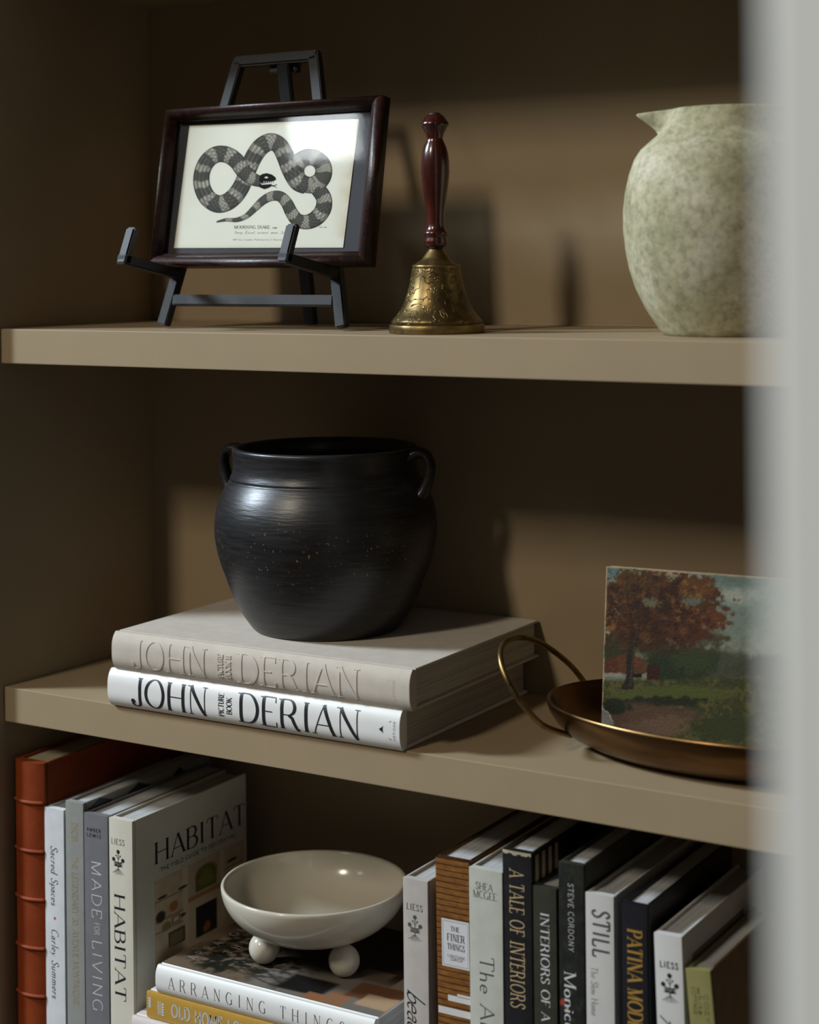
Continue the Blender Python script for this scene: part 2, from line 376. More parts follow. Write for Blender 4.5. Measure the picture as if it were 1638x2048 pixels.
g('m', .80, [([(.11, .47), (.11, 0)], 'T'), (sp2([(.11, .34), (.22, .46), (.32, .45), (.38, .33), (.38, 0)]), A_), (sp2([(.38, .34), (.50, .46), (.60, .45), (.66, .33), (.66, 0)]), A_)], [(.11, 0), (.38, 0), (.66, 0)])
g('n', .54, [([(.11, .47), (.11, 0)], 'T'), (sp2([(.11, .34), (.22, .46), (.34, .45), (.41, .33), (.41, 0)]), A_)], [(.11, 0), (.41, 0)])
g('o', .48, [(arc(.24, .235, .18, .235, 90, 450, 26), A_)])
g('p', .52, [(arc(.30, .235, .17, .235, 160, -160), A_), ([(.12, .47), (.12, -.28)], 'T')], [(.12, -.28)])
g('q', .52, [(arc(.22, .235, .17, .235, 20, 340), A_), ([(.39, .47), (.39, -.28)], 'T')], [(.39, -.28)])
g('r', .40, [([(.11, .47), (.11, 0)], 'T'), (sp2([(.11, .32), (.20, .44), (.34, .44)]), 'T')], [(.11, 0)])
g('s', .38, [(sp2([(.31, .37), (.24, .46), (.12, .44), (.08, .35), (.18, .25), (.30, .16), (.28, .03), (.15, 0), (.05, .09)]), A_)])
g('t', .34, [([(.14, .66), (.14, .10)]+arc(.23, .10, .09, .10, 180, 300, 8), A_), ([(.03, .47), (.28, .47)], 't')])
g('u', .54, [(sp2([(.11, .47), (.11, .13), (.18, .01), (.30, .02), (.41, .14)]), A_), ([(.41, .47), (.41, 0)], 'T')])
g('w', .68, [([(.04, .47), (.20, 0)], 'T'), ([(.20, 0), (.34, .47)], 't'), ([(.34, .47), (.48, 0)], 'T'), ([(.48, 0), (.64, .47)], 't')])
g('v', .48, [([(.05, .47), (.24, 0)], 'T'), ([(.24, 0), (.43, .47)], 't')])
g('k', .50, [([(.11, 1), (.11, 0)], 'T'), ([(.40, .47), (.11, .20)], 't'), ([(.20, .28), (.43, 0)], 'T')])
g('x', .46, [([(.05, .47), (.40, 0)], 'T'), ([(.40, .47), (.05, 0)], 't')])
g('z', .42, [([(.06, .47), (.36, .47)], 't'), ([(.36, .47), (.05, 0)], 'T'), ([(.05, 0), (.37, 0)], 't')])
g('y', .48, [([(.05, .47), (.24, 0)], 'T'), ([(.43, .47), (.24, 0), (.16, -.20), (.05, -.26)], 't')])
g('.', .22, [([(.10, 0), (.10, .07)], 'T')]); g(',', .22, [([(.12, .06), (.06, -.12)], 'T')])
g(':', .22, [([(.10, 0), (.10, .07)], 'T'), ([(.10, .38), (.10, .45)], 'T')])
g('0', .56, [(arc(.28, .5, .22, .5, 90, 450, 26), A_)])
g('3', .52, [(arc(.22, .76, .20, .24, 150, -80), A_), (arc(.22, .27, .24, .27, 80, -150), A_)])
g('1', .36, [([(.08, .8), (.2, 1), (.2, 0)], 'T')]); g('8', .54, [(arc(.27, .75, .19, .25, -90, 270), A_), (arc(.27, .26, .23, .26, 90, 450), A_)])

STY = dict(
    didone=dict(T=.17, t=.045, serif=.14, sth=.04),
    serif=dict(T=.145, t=.06, serif=.11, sth=.05),
    roman=dict(T=.105, t=.05, serif=.085, sth=.04),
    light=dict(T=.075, t=.060, serif=0, sth=0),
    sans=dict(T=.10, t=.10, serif=0, sth=0),
    bold=dict(T=.18, t=.16, serif=0, sth=0),
    semi=dict(T=.13, t=.12, serif=0, sth=0),
    deco=dict(T=.075, t=.055, serif=.11, sth=.05),
    thin=dict(T=.075, t=.03, serif=.08, sth=.026),
    fine=dict(T=.05, t=.03, serif=.06, sth=.02))
class Strips:
    def __init__(s): s.v = []; s.f = []
    def strip(s, pts, wf, mp):
        n = len(pts); base = len(s.v)
        for i, (x, y) in enumerate(pts):
            x0, y0 = pts[max(i-1, 0)]; x1, y1 = pts[min(i+1, n-1)]
            if pts[0] == pts[-1] and i in (0, n-1): x0, y0 = pts[-2]; x1, y1 = pts[1]
            dx, dy = x1-x0, y1-y0; L = math.hypot(dx, dy) or 1; dx /= L; dy /= L
            w = wf(dx, dy, i/(n-1))/2
            s.v.append(mp(x-dy*w, y+dx*w)); s.v.append(mp(x+dy*w, y-dx*w))
        for i in range(n-1): a = base+2*i; s.f.append((a, a+1, a+3, a+2))
    def poly(s, pts, mp):
        b = len(s.v); s.v += [mp(*p) for p in pts]; s.f.append(tuple(range(b, b+len(pts))))
    def disc(s, cx, cy, r, mp, n=12, ry=None):
        s.poly([(cx+r*math.cos(2*math.pi*k/n), cy+(ry or r)*math.sin(2*math.pi*k/n)) for k in range(n)], mp)
def dens(pts, step):
    out = [pts[0]]
    for a, b in zip(pts, pts[1:]):
        k = max(1, int(math.hypot(b[0]-a[0], b[1]-a[1])/step))
        out += [(a[0]+(b[0]-a[0])*j/k, a[1]+(b[1]-a[1])*j/k) for j in range(1, k+1)]
    return out
def text(name, s, mp, h, width, mat, parent, style='serif', track=.06, shear=0, small=None, thick=0):
    st = STY[style]; S_ = Strips(); x = 0; items = []
    for ch in s:
        if ch == ' ': x += .36+track; continue
        k = 1
        if small and ch.islower() and ch.upper() in G: k = small; ch = ch.upper()
        w, strokes, ser = G[ch]; items.append((x, k, strokes, ser)); x += w*k+track
    tot = max(x-track, .01); sx = width/tot
    for x0, k, strokes, ser in items:
        f = lambda a, b: mp((x0+a*k+shear*b*k)*sx, b*h*k)
        if abs(sx/h) > 3: pass
        asp = sx/h
        for pts, wt in strokes:
            def wf(dx, dy, t_, wt=wt):
                if wt == 'T': return st['T']/max(asp, .55)*min(1, asp+.35)
                if wt == 't': return st['t']
                return st['t']+(st['T']/max(asp, .55)*min(1, asp+.35)-st['t'])*abs(dy)**1.3
            S_.strip(dens(pts, .08), wf, f)
        if st['serif']:
            for (a, b) in ser:
                q = st['sth']/2; bb = b-q if b >= 1 else (b+q if b == 0 else b)
                S_.poly([(a-st['serif']/max(asp, .6)*.9, bb-q), (a+st['serif']/max(asp, .6)*.9, bb-q), (a+st['serif']/max(asp, .6)*.9, bb+q), (a-st['serif']/max(asp, .6)*.9, bb+q)], f)
    o = mesh(name, S_.v, S_.f, mat, parent, fix=False)
    if thick:
        md = o.modifiers.new('solid', 'SOLIDIFY'); md.thickness = thick; md.offset = 0
    return o
def emblem(name, mp, h, mat, parent):
    """botanical emblem: flower heads on a stem with roots; unit height scaled by h"""
    s = Strips(); f = lambda a, b: mp(a*h, b*h); w = lambda k: (lambda dx, dy, t: k)
    s.strip(dens([(0, .22), (0, .9)], .1), w(.030), f)
    s.disc(0, .92, .085, f)
    for sg in (-1, 1):
        s.disc(sg*.24, .60, .085, f); s.disc(sg*.10, .76, .035, f)
        s.strip(sp2([(0, .50), (sg*.12, .50), (sg*.22, .57)], 5), w(.022), f)
        s.strip(sp2([(0, .64), (sg*.06, .68), (sg*.10, .76)], 4), w(.018), f)
        for z in (.40, .47, .34):
            s.strip(sp2([(0, z-.02), (sg*.11, z+.02), (sg*.23, z)], 5), lambda dx, dy, t: .05*math.sin(math.pi*min(1, t*1.0+.02))+.008, f)
        s.strip(sp2([(0, .24), (sg*.10, .20), (sg*.20, .10), (sg*.30, .06)], 5), w(.018), f)
        s.strip(sp2([(0, .24), (sg*.06, .14), (sg*.07, .02)], 5), w(.016), f)
        s.strip(sp2([(sg*.07, .16), (sg*.14, .09), (sg*.15, .0)], 5), w(.014), f)
    s.strip(sp2([(0, .24), (.01, .12), (-.01, .0)], 5), w(.016), f)
    return mesh(name, s.v, s.f, mat, parent, fix=False)

# ------------------------------------------------------------------ value noise and printed grids
def vnoise(x, y, seed=0):
    xi = np.floor(x).astype(np.int64); yi = np.floor(y).astype(np.int64); xf = x-xi; yf = y-yi
    def hsh(a, b):
        n = (a*374761393+b*668265263+seed*1442695041) & 0x7fffffff
        n = ((n ^ (n >> 13))*1274126177) & 0x7fffffff
        return ((n ^ (n >> 16)) & 0xffff)/65535.0
    u = xf*xf*(3-2*xf); v = yf*yf*(3-2*yf)
    return (hsh(xi, yi)*(1-u)+hsh(xi+1, yi)*u)*(1-v)+(hsh(xi, yi+1)*(1-u)+hsh(xi+1, yi+1)*u)*v
def fbm(x, y, oct=4, seed=0):
    s = 0; a = .5; t = 0
    for k in range(oct): s = s+a*vnoise(x*2**k, y*2**k, seed+k*17); t += a; a *= .55
    return s/t
def sstep(a, b, x):
    t = np.clip((x-a)/(b-a), 0, 1); return t*t*(3-2*t)
class Paint:
    def __init__(s, U, V): s.U, s.V = U, V; s.c = np.zeros(U.shape+(3,))
    def fill(s, c): s.c[:] = c
    def over(s, mask, c):
        c = np.asarray(c, float); m = np.clip(mask, 0, 1)[..., None]; s.c = s.c*(1-m)+c*m
    def rect(s, x0, y0, x1, y1, c, soft=.004):
        s.over(sstep(x0-soft, x0+soft, s.U)*(1-sstep(x1-soft, x1+soft, s.U))*sstep(y0-soft, y0+soft, s.V)*(1-sstep(y1-soft, y1+soft, s.V)), c)
    def blob(s, x, y, rx, ry, c, nz=None, k=.5, soft=.25):
        d = np.hypot((s.U-x)/rx, (s.V-y)/ry)
        if nz is not None: d = d+(nz-.5)*k*2
        s.over(1-sstep(1-soft, 1+soft, d), c)
def printed(name, mp, nx, ny, fn, parent, mat='print', relief=None):
    us = np.linspace(0, 1, nx+1); vs_ = np.linspace(0, 1, ny+1); U, V = np.meshgrid(us, vs_)
    c = np.clip(fn(U, V), 0, 255)/255.0
    c = np.where(c <= .04045, c/12.92, ((c+.055)/1.055)**2.4)
    vs = [mp(float(u), float(v)) for v in vs_ for u in us]
    fs = [(j*(nx+1)+i, j*(nx+1)+i+1, (j+1)*(nx+1)+i+1, (j+1)*(nx+1)+i) for j in range(ny) for i in range(nx)]
    o = mesh(name, vs, fs, mat, parent, True, fix=False)
    at = o.data.color_attributes.new('Col', 'FLOAT_COLOR', 'POINT')
    at.data.foreach_set('color', np.concatenate([c.reshape(-1, 3), np.ones(((nx+1)*(ny+1), 1))], 1).ravel())
    return o

# ================================================================== STRUCTURE
H, TH, D = 0.398, 0.0381, 0.2615      # height of the upper shelf over the middle one, board thickness, depth
XR = 1.42; ZF = -1.0; ZT = 0.7815; ZC = -0.392
def struct(o, label): return tag(o, label, None, None, 'structure')
M['floor'] = mat_plain('low_bounce_dark_floor', (.045, .030, .020, 1), rough=.6, var=.06, scale=5, sc=(1, 12, 1))  # unseen floor, its dark tone chosen to keep bounced light off the shelves
struct(box('floor', (-2.2, -3.4, ZF-.03), (3.0, D+.02, ZF), 'floor'), 'unseen floor in front of the bookcase, kept dark to limit bounced light')
struct(box('wall_back', (-.03, D, ZF), (XR+.03, D+.02, 1.3), 'paint'), 'taupe painted back panel of the built-in bookcase')
struct(box('wall_left', (-.045, -.012, ZF), (0, D, 1.3), 'paint', bev=.001), 'taupe painted left side panel of the built-in bookcase')
struct(box('wall_outer', (-1.8, -.008, ZF), (-.0452, .25, 1.9), 'white_trim'), 'white wall to the left of the bookcase')
struct(box('wall_right', (XR, -.012, ZF), (XR+.045, D, 1.3), 'paint', bev=.001), 'taupe painted right side panel of the built-in bookcase')
tag(box('shelf_board', (0.0003, 0, H-TH), (XR-.0003, D-.0003, H), 'paint', bev=.0009), 'taupe painted shelf board carrying the easel, hand bell and green jug', 'shelf', 'bookcase shelf boards')
tag(box('shelf_board', (0.0003, 0, -TH), (XR-.0003, D-.0003, 0), 'paint', bev=.0009), 'taupe painted shelf board carrying the black pot and brass tray', 'shelf', 'bookcase shelf boards')
tag(box('shelf_board', (0.0003, 0, ZC-TH), (XR-.0003, D-.0003, ZC), 'paint', bev=.0009), 'taupe painted shelf board under the standing row of books', 'shelf', 'bookcase shelf boards')
tag(box('shelf_board', (0.0003, 0, ZT), (XR-.0003, D-.0003, ZT+TH), 'paint', bev=.0009), 'taupe painted shelf board above the easel and hand bell', 'shelf', 'bookcase shelf boards')
# thin bead of caulk where the upper shelf meets the back panel
struct(tube('trim_1', [(0.0, D-.0006, H+.0008), (XR, D-.0006, H+.0008)], .0016, 'paint', seg=8), 'thin painted caulk bead behind the upper shelf')
# white end of the wall beside the photographer, close to the lens
struct(box('wall_front', (1.2630, -1.041, ZF), (3.0, -.93, 2.0), 'white_trim', bev=.003), 'white painted wall end beside the bookcase opening')

# ================================================================== EASEL, FRAME
TL = math.radians(10.5)
EU = Vector((0, math.sin(TL), math.cos(TL))); EN = Vector((0, -math.cos(TL), math.sin(TL))); EX = Vector((1, 0, 0))
EB = Vector((.2905, .072, H))
def ep(x, h, n=0): return Vector((x, 0, 0)) + EU*h + EN*n
ea = empty('display_easel', EB, 'small black metal tabletop easel holding the framed snake print', 'easel')
hw = .0062; hd = .0055
# feet rest on the shelf: cut the legs level by starting at h where the lowest corner touches
def fpt(x): return ep(x, .0036, 0)
for sg in (-1, 1):
    a, b = fpt(sg*.1175), ep(sg*.0505, .297)
    d = (b-a).normalized(); wv = (EX-d*EX.dot(d)).normalized()
    o = bar('leg', a, b, wv*hw, EN*hd, 'blackmetal', ea)
bar('top_bar', ep(-.0560, .297), ep(.0560, .297), EU*hw, EN*hd, 'blackmetal', ea, bev=.002)
bar('cross_bar', ep(-.1055, .031), ep(.1055, .031), EU*.0058, EN*hd, 'blackmetal', ea)
AL = .098; AH = .0595
for sg in (-1, 1):
    x = sg*.1035
    ar = bar('arm', ep(x, AH, 0), ep(x, AH, AL), EX*hw, EU*.0052, 'blackmetal', ea)
    bar('lip', ep(x, AH-.005, AL-.004), ep(x, AH+.036, AL-.014), EX*hw, EN*.0052, 'blackmetal', ar, bev=.002)
rt, rf = Vector((.012, .050, .286)), Vector((.006, .1065, .0015))
d = (rf-rt).normalized()
bar('rear_leg', rt, rf, EX*.0075, d.cross(EX).normalized()*.004, 'blackmetal', ea)
bar('hinge', ep(-.012, .289, -.009), ep(.024, .289, -.009), EU*.006, EN*.005, 'blackmetal', ea)

FW, FH, FT = .2845, .1775, .020
fx = .3033; fh0 = AH+.0057
FB = Vector((fx, EB.y, H)) + EU*fh0 + EN*(hd+.0006)
fr = empty('picture_frame', FB, 'dark mahogany wooden frame with a snake engraving leaning on the easel', 'picture frame')
def fp(a, b, n=0): return EX*a + EU*b + EN*n          # a across, b up, n out of the picture
BW = .0145
prof = [(0, 0), (0, .013), (.0009, .0165), (.003, .0192), (.006, .0200), (.009, .0190), (.0112, .0165), (.0125, .0135), (BW, .0125), (BW, .0085), (.0120, .0085), (.0120, 0)]
def rail(name, c0, c1, inw):
    """mitred rail from corner c0 to c1 (plane coords), inw = unit inward"""
    c0, c1, inw = Vector(c0), Vector(c1), Vector(inw); t = (c1-c0).normalized()
    vs = []; fs = []; n = len(prof)
    for e, (c, sg) in enumerate(((c0, 1), (c1, -1))):
        for w, z in prof:
            p = c+inw*w+t*sg*w*.999; vs.append(fp(p.x, p.y, z))
    for j in range(n): fs.append((j, (j+1) % n, n+(j+1) % n, n+j))
    fs.append(tuple(range(n))); fs.append(tuple(range(n, 2*n)))
    o = mesh(name, vs, fs, 'frame_wood', fr)
    for p in o.data.polygons: p.use_smooth = len(p.vertices) == 4
    return o
hwf = FW/2
rail('frame_rail', (-hwf, 0), (hwf, 0), (0, 1)); rail('frame_rail', (hwf, 0), (hwf, FH), (-1, 0))
rail('frame_rail', (hwf, FH), (-hwf, FH), (0, -1)); rail('frame_rail', (-hwf, FH), (-hwf, 0), (1, 0))
def slab(name, x0, y0, x1, y1, n0, n1, mat):
    vs = [fp(x, y, n) for n in (n0, n1) for x, y in ((x0, y0), (x1, y0), (x1, y1), (x0, y1))]
    return mesh(name, vs, [(0, 1, 2, 3), (4, 5, 6, 7), (0, 1, 5, 4), (1, 2, 6, 5), (2, 3, 7, 6), (3, 0, 4, 7)], mat, fr)
iw, i0, i1 = hwf-.0123, .0123, FH-.0123
slab('backing_board', -iw, i0, iw, i1, .0015, .0030, 'board_grey')
slab('mat_board', -iw, i0, iw, i1, .0031, .0045, 'mat_board')
slab('glass', -iw, i0, iw, i1, .0070, .0084, 'glass')
# the print: corners in the photograph's close view -> plane of the picture
def onframe(px, py, n=.0055):
    u, v = 220+px*.354, 80+py*.354
    dd = ray(u, v); P0 = FB+EN*n; P = CAMP+dd*((P0-CAMP).dot(EN)/dd.dot(EN)); r = P-FB
    return (r.dot(EX), r.dot(EU))
pc = [onframe(*p) for p in ((360, 1175), (1316, 1173), (1405, 445), (449, 484))]
def bil(u, v):
    return tuple(pc[0][k]*(1-u)*(1-v)+pc[1][k]*u*(1-v)+pc[2][k]*u*v+pc[3][k]*(1-u)*v for k in (0, 1))
def paperfn(U, V):
    p = Paint(U, V); p.fill((228, 229, 214)); n = fbm(U*6, V*5, 5, 3)
    p.c += (n[..., None]-.5)*10
    p.over(sstep(.62, .9, fbm(U*4, V*4, 4, 9))*.25, (188, 172, 135))
    e = np.minimum(np.minimum(U, 1-U), np.minimum(V, 1-V)); p.over((1-sstep(0, .035, e+.02*n))*.22, (176, 158, 120))
    p.over((1-sstep(.0, .10, 1-U))*(fbm(U*9, V*9, 3, 5)-.2)*.6, (170, 140, 95)); return p.c
pr = printed('print_paper', lambda u, v: fp(*bil(u, v), .0052), 90, 70, paperfn, fr, 'paper_print')
pr['label'] = 'aged off-white paper with engraved snake'
# snake centre line in close-view pixels (x, y, width)
tail = [(600, 1028, 8), (655, 1016, 20), (715, 1016, 26), (770, 994, 31), (820, 948, 40), (868, 904, 48), (918, 881, 55), (965, 886, 62), (1000, 925, 68), (1025, 975, 72), (1060, 1018, 78), (1112, 1028, 82), (1165, 1005, 88), (1203, 955, 90), (1208, 898, 88), (1180, 850, 86), (1140, 815, 84)]
coil = [(1128+79*math.cos(math.radians(t_)), 740-79*math.sin(math.radians(t_)), 94) for t_ in range(-60, -440, -20)]
arch = [(1110, 822, 98), (1060, 800, 102), (1020, 730, 104), (990, 655, 102), (955, 595, 98), (905, 575, 98), (850, 605, 98), (808, 665, 96), (775, 740, 94), (745, 820, 94), (705, 880, 96), (655, 918, 98), (600, 924, 100), (548, 888, 98), (518, 820, 92), (520, 745, 88), (552, 680, 88), (605, 645, 92), (665, 650, 94), (715, 685, 92), (750, 735, 88), (790, 775, 78), (835, 795, 66), (868, 797, 62)]
def snake(name, pts, n, s_off, par):
    P = spline([(a, b, 0) for a, b, w in pts], 10); Wd = np.interp(np.linspace(0, 1, len(P)), np.linspace(0, 1, len(pts)), [w for a, b, w in pts])
    vs = []; cs = []; NT_ = 22; s = s_off
    for i, p in enumerate(P):
        t = (P[min(i+1, len(P)-1)]-P[max(i-1, 0)]).normalized(); nr = Vector((-t.y, t.x, 0))
        if i: s += (P[i]-P[i-1]).length
        for k in range(NT_+1):
            q = (k/NT_-.5); pp = p+nr*q*Wd[i]; a, b = onframe(pp.x, pp.y); vs.append(fp(a, b, n+.00025*i/len(P)))
            ph = (s/92.0) % 1.0; wob = .05*math.sin(q*6+s*.02)
            dark = 1.0 if ((ph+wob) % 1.0) < .60 else 0.0
            sc = abs(math.sin(s*.42+q*13))*abs(math.sin(s*.42-q*13))
            edge = max(0, abs(q)*2-.80)/.20
            v = (62+34*sc) if dark else (112+78*sc)
            v = v*(1-.45*edge)*(1-.18*max(0, -q*2 if nr.y < 0 else q*2))
            cs.append((v, v*.985, v*.90))
    fs = [(i*(NT_+1)+k, i*(NT_+1)+k+1, (i+1)*(NT_+1)+k+1, (i+1)*(NT_+1)+k) for i in range(len(P)-1) for k in range(NT_)]
    o = mesh(name, vs, fs, 'paper_print', par, False, fix=False)
    at = o.data.color_attributes.new('Col', 'FLOAT_COLOR', 'POINT')
    at.data.foreach_set('color', [z for c in cs for z in (lin(c[0]), lin(c[1]), lin(c[2]), 1)])
    return o
snake('snake_tail_engraving', tail, .00526, 0, pr)
snake('snake_coil_engraving', coil, .00534, 40, pr)
snake('snake_body_engraving', arch, .00542, 10, pr)
hs = Strips(); hm = lambda x, y: fp(*onframe(x, y), .00572)
hs.poly([(846, 770), (858, 758), (885, 752), (915, 760), (934, 775), (936, 788), (920, 797), (890, 806), (858, 806), (842, 800)], hm)
hs.poly([(842, 812), (870, 808), (905, 812), (918, 820), (895, 834), (870, 842), (845, 832)], hm)
for a, b, c in (((915, 822), (930, 822), (942, 815)), ((915, 824), (930, 828), (940, 834))): hs.strip([a, b, c], lambda dx, dy, t: 3, hm)
mesh('snake_head_engraving', hs.v, hs.f, 'print_ink', pr, fix=False)
hs2 = Strips(); hm2 = lambda x, y: fp(*onframe(x, y), .00578)
hs2.disc(884, 777, 10, hm2, 10, 5)
for k in range(5): hs2.poly([(868+k*12, 800), (874+k*12, 799), (871+k*12, 812)], hm2)
hs2.poly([(850, 812), (905, 809), (912, 814), (860, 818)], hm2)
mesh('snake_head_highlight', hs2.v, hs2.f, 'label_white', pr, fix=False)
def ftext(s, x0, y0, x1, hpx, style, mat='print_ink', **kw):
    def mp(a, b): q = onframe(x0+a, y0-b); return fp(q[0], q[1], .00528)
    return text('caption', s, mp, hpx, x1-x0, mat, pr, style, **kw)
ftext('MOURNING SNAKE. var', 700, 1066, 945, 18, 'serif', small=None)
ftext('Serp. Escul. orient. max. Seba', 700, 1094, 1010, 15, 'roman', shear=.25)
ftext('1801 Jan. London. Published by G Kearsley Fleet Street', 690, 1132, 1060, 9, 'roman', shear=.2)
ftext('Shaw sculp', 1180, 1060, 1222, 8, 'roman', shear=.2)

# ================================================================== BELL
bl = empty('hand_bell', (.5247, .065, H), 'brass hand bell with a turned red-brown wooden handle', 'bell')
k_ = .488*.000495
def bp(y, r): return (r*k_, (996-y)*k_)
brass = [(0.020, 0.0), bp(996, 185), bp(996, 194), bp(990, 196), bp(966, 196), bp(960, 193), bp(954, 194), bp(950, 188), bp(940, 182), bp(925, 168), bp(900, 150), bp(870, 134), bp(830, 120), bp(790, 110), bp(750, 102), bp(735, 99), bp(728, 97), bp(722, 98), bp(716, 94), bp(710, 80), bp(700, 64), bp(685, 52), bp(670, 42), bp(655, 27), bp(650, 25), bp(648, 0)]
lathe('bell_rim', [bp(996, 183), bp(996, 194), bp(990, 196), bp(966, 196), bp(960, 193), bp(957, 186), bp(965, 180), bp(996, 183)], 'brass', bl)
lathe('bell_body', [bp(985, 178), bp(955, 186), bp(950, 188), bp(940, 182), bp(925, 168), bp(900, 150), bp(870, 134), bp(830, 120), bp(790, 110), bp(750, 102), bp(738, 100), bp(732, 98)], 'brass_engraved', bl)
lathe('bell_crown', [bp(736, 98), bp(728, 97), bp(722, 99), bp(716, 94), bp(711, 82), bp(704, 74), bp(698, 62), bp(685, 52), bp(670, 42), bp(655, 30), bp(648, 27), bp(646, 0)], 'brass', bl)
lathe('handle', [bp(650, 24), bp(646, 36), bp(640, 45), bp(630, 50), bp(618, 50), bp(607, 45), bp(602, 45), bp(598, 49), bp(590, 51), bp(584, 50), bp(578, 44), bp(565, 38), bp(545, 36), bp(510, 37), bp(470, 42), bp(430, 48), bp(390, 54), bp(340, 59), bp(290, 58), bp(260, 54), bp(235, 47), bp(215, 38), bp(204, 33), bp(196, 33), bp(190, 36), bp(182, 36), bp(174, 42), bp(162, 47), bp(152, 53), bp(146, 58), bp(138, 58), bp(130, 52), bp(118, 44), bp(108, 36), bp(102, 28), bp(98, 0)], 'handle_wood', bl)
lathe('handle_cap', [bp(106, 24), bp(99, 24), bp(95, 20), bp(93, 10), bp(92, 0)], 'blackmetal', bl)

# ================================================================== GREEN JUG
vx = ony(1458, 600, .118)
vs_e = empty('pottery_jug', (vx.x, .118, H), 'mottled pale green pottery jug with a small pinched spout', 'jug')
dep_v = -syw*(vx.x-CX)+cyw*(.118-CY); kv = .488*dep_v/F
def vp(y, r): return (r*kv, (992-y)*kv)
outer = [(0, 0), vp(992, 262), vp(984, 274), vp(965, 288), vp(930, 310), vp(880, 342), vp(800, 380), vp(720, 405), vp(640, 420), vp(560, 428), vp(480, 428), vp(400, 418), vp(330, 402), vp(270, 380), vp(230, 354), vp(190, 308), vp(168, 281), vp(150, 268), vp(130, 258), vp(105, 246), vp(85, 236), vp(72, 230), vp(66, 224), vp(68, 216)]
inner = [vp(85, 214), vp(130, 236), vp(168, 256), vp(225, 308), vp(330, 374), vp(480, 402), vp(640, 394), vp(800, 352), vp(930, 280), vp(960, 200), (0, (992-962)*kv)]
vase = lathe('jug_body', outer+inner, 'vase', vs_e, 128)
za, zb_ = vp(150, 0)[1], vp(66, 0)[1]; th0 = math.radians(180+31-8)
for v in vase.data.vertices:
    x, y, z = v.co; r = math.hypot(x, y)
    if z > za-.004 and r > .03:
        a = (math.atan2(y, x)-th0+math.pi) % (2*math.pi)-math.pi
        k = math.exp(-(a/.15)**2)*min(1, max(0, (z-za+.004)/(zb_-za+.002)))**1.1
        dr = .032*k
        v.co.x += dr*math.cos(th0); v.co.y += dr*math.sin(th0); v.co.z += -.003*k+.0

# ================================================================== BLACK POT
JT = .0795
POTC = (.352, .121)
dep_p = -syw*(POTC[0]-CX)+cyw*(POTC[1]-CY); kp = .3053*dep_p/F
pe = empty('clay_pot', (POTC[0], POTC[1], JT), 'black burnished clay pot with small ear handles on the stacked books', 'pot')
def pp(y, r): return (r*kp, (1392-y)*kp)
pout = [(0, 0), pp(1392, 455), pp(1386, 470), pp(1370, 486), pp(1320, 522), pp(1270, 556), pp(1190, 596), pp(1110, 628), pp(1040, 652), pp(980, 676), pp(910, 698), pp(850, 712), pp(790, 722), pp(730, 725), pp(670, 722), pp(610, 712), pp(550, 694), pp(500, 672), pp(455, 648), pp(430, 632), pp(418, 624), pp(410, 616), pp(405, 618), pp(395, 616), pp(380, 608), pp(350, 600), pp(320, 597), pp(280, 598), pp(240, 602), pp(222, 604), pp(212, 600), pp(206, 592), pp(206, 570), pp(214, 560)]
pin = [pp(300, 552), pp(400, 570), pp(500, 630), pp(730, 690), pp(980, 640), pp(1270, 520), pp(1350, 420), (0, (1392-1355)*kp)]
lathe('pot_body', pout+pin, 'pot', pe, 128, wob=lambda a, z: 1+.006*math.sin(2*a+.6)+.003*math.sin(5*a+z*40))
for ang in (12, 192):
    a = math.radians(ang); ca, sa = math.cos(a), math.sin(a)
    P = spline([(r*kp, 0, (1392-y)*kp) for r, y in ((585, 268), (640, 236), (700, 250), (728, 320), (716, 400), (690, 468), (668, 505))], 6)
    n = len(P); rr = [.0048+.0022*abs(2*i/(n-1)-1)**2 for i in range(n)]
    o = tube('ear_handle', P, rr, 'pot', pe, 14)
    for v in o.data.vertices:      # flatten into a strap, then turn to its side of the pot
        x, y, z = v.co; y *= 2.0
        v.co = (x*ca-y*sa, x*sa+y*ca, z)

# ================================================================== BOOKS
def make_book(name, loc, w, h, d, label, cat_group, cover, spine=None, page='pages', rot=(0, 0, 0), bulge=.002, pw=2.5, tb=.0028, inset=.003, cover2=None, group=None):
    """local: x thickness 0..w, y depth (spine at 0, fore edge d), z height 0..h"""
    e = empty(name, loc, label, 'book', group, rot)
    spine = spine or cover
    ys = lambda x: -bulge*(1-abs(2*min(max(x, 0), w)/w-1)**pw)
    n = 24; xs = [w*(.5-.5*math.cos(math.pi*i/n)) for i in range(n+1)]
    ring = [(x, ys(x)) for x in xs]+[(w-.0002, .0035), (w-.0014, .0050), (w-.0014, .0070), (.0014, .0070), (.0014, .0050), (.0002, .0035)]
    m = len(ring); vs = [(x, y, z) for z in (0, h) for x, y in ring]; vs += vs
    fs = [(i, (i+1) % m, m+(i+1) % m, m+i) for i in range(m)]+[tuple(range(3*m-1, 2*m-1, -1)), tuple(range(3*m, 4*m))]
    so = mesh('spine', vs, fs, spine, e, fix=False)
    for p in so.data.polygons: p.use_smooth = p.index < n
    c1 = box('cover', (0, .0058, 0), (tb, d, h), cover, e, bev=.0005, seg=1)
    c2 = box('cover', (w-tb, .0058, 0), (w, d, h), cover2 or cover, e, bev=.0005, seg=1)
    box('page_block', (tb+.0001, .0071, inset), (w-tb-.0001, d-.004, h-inset), page, e)
    e['_'] = 0; del e['_']
    return e, ys, c2
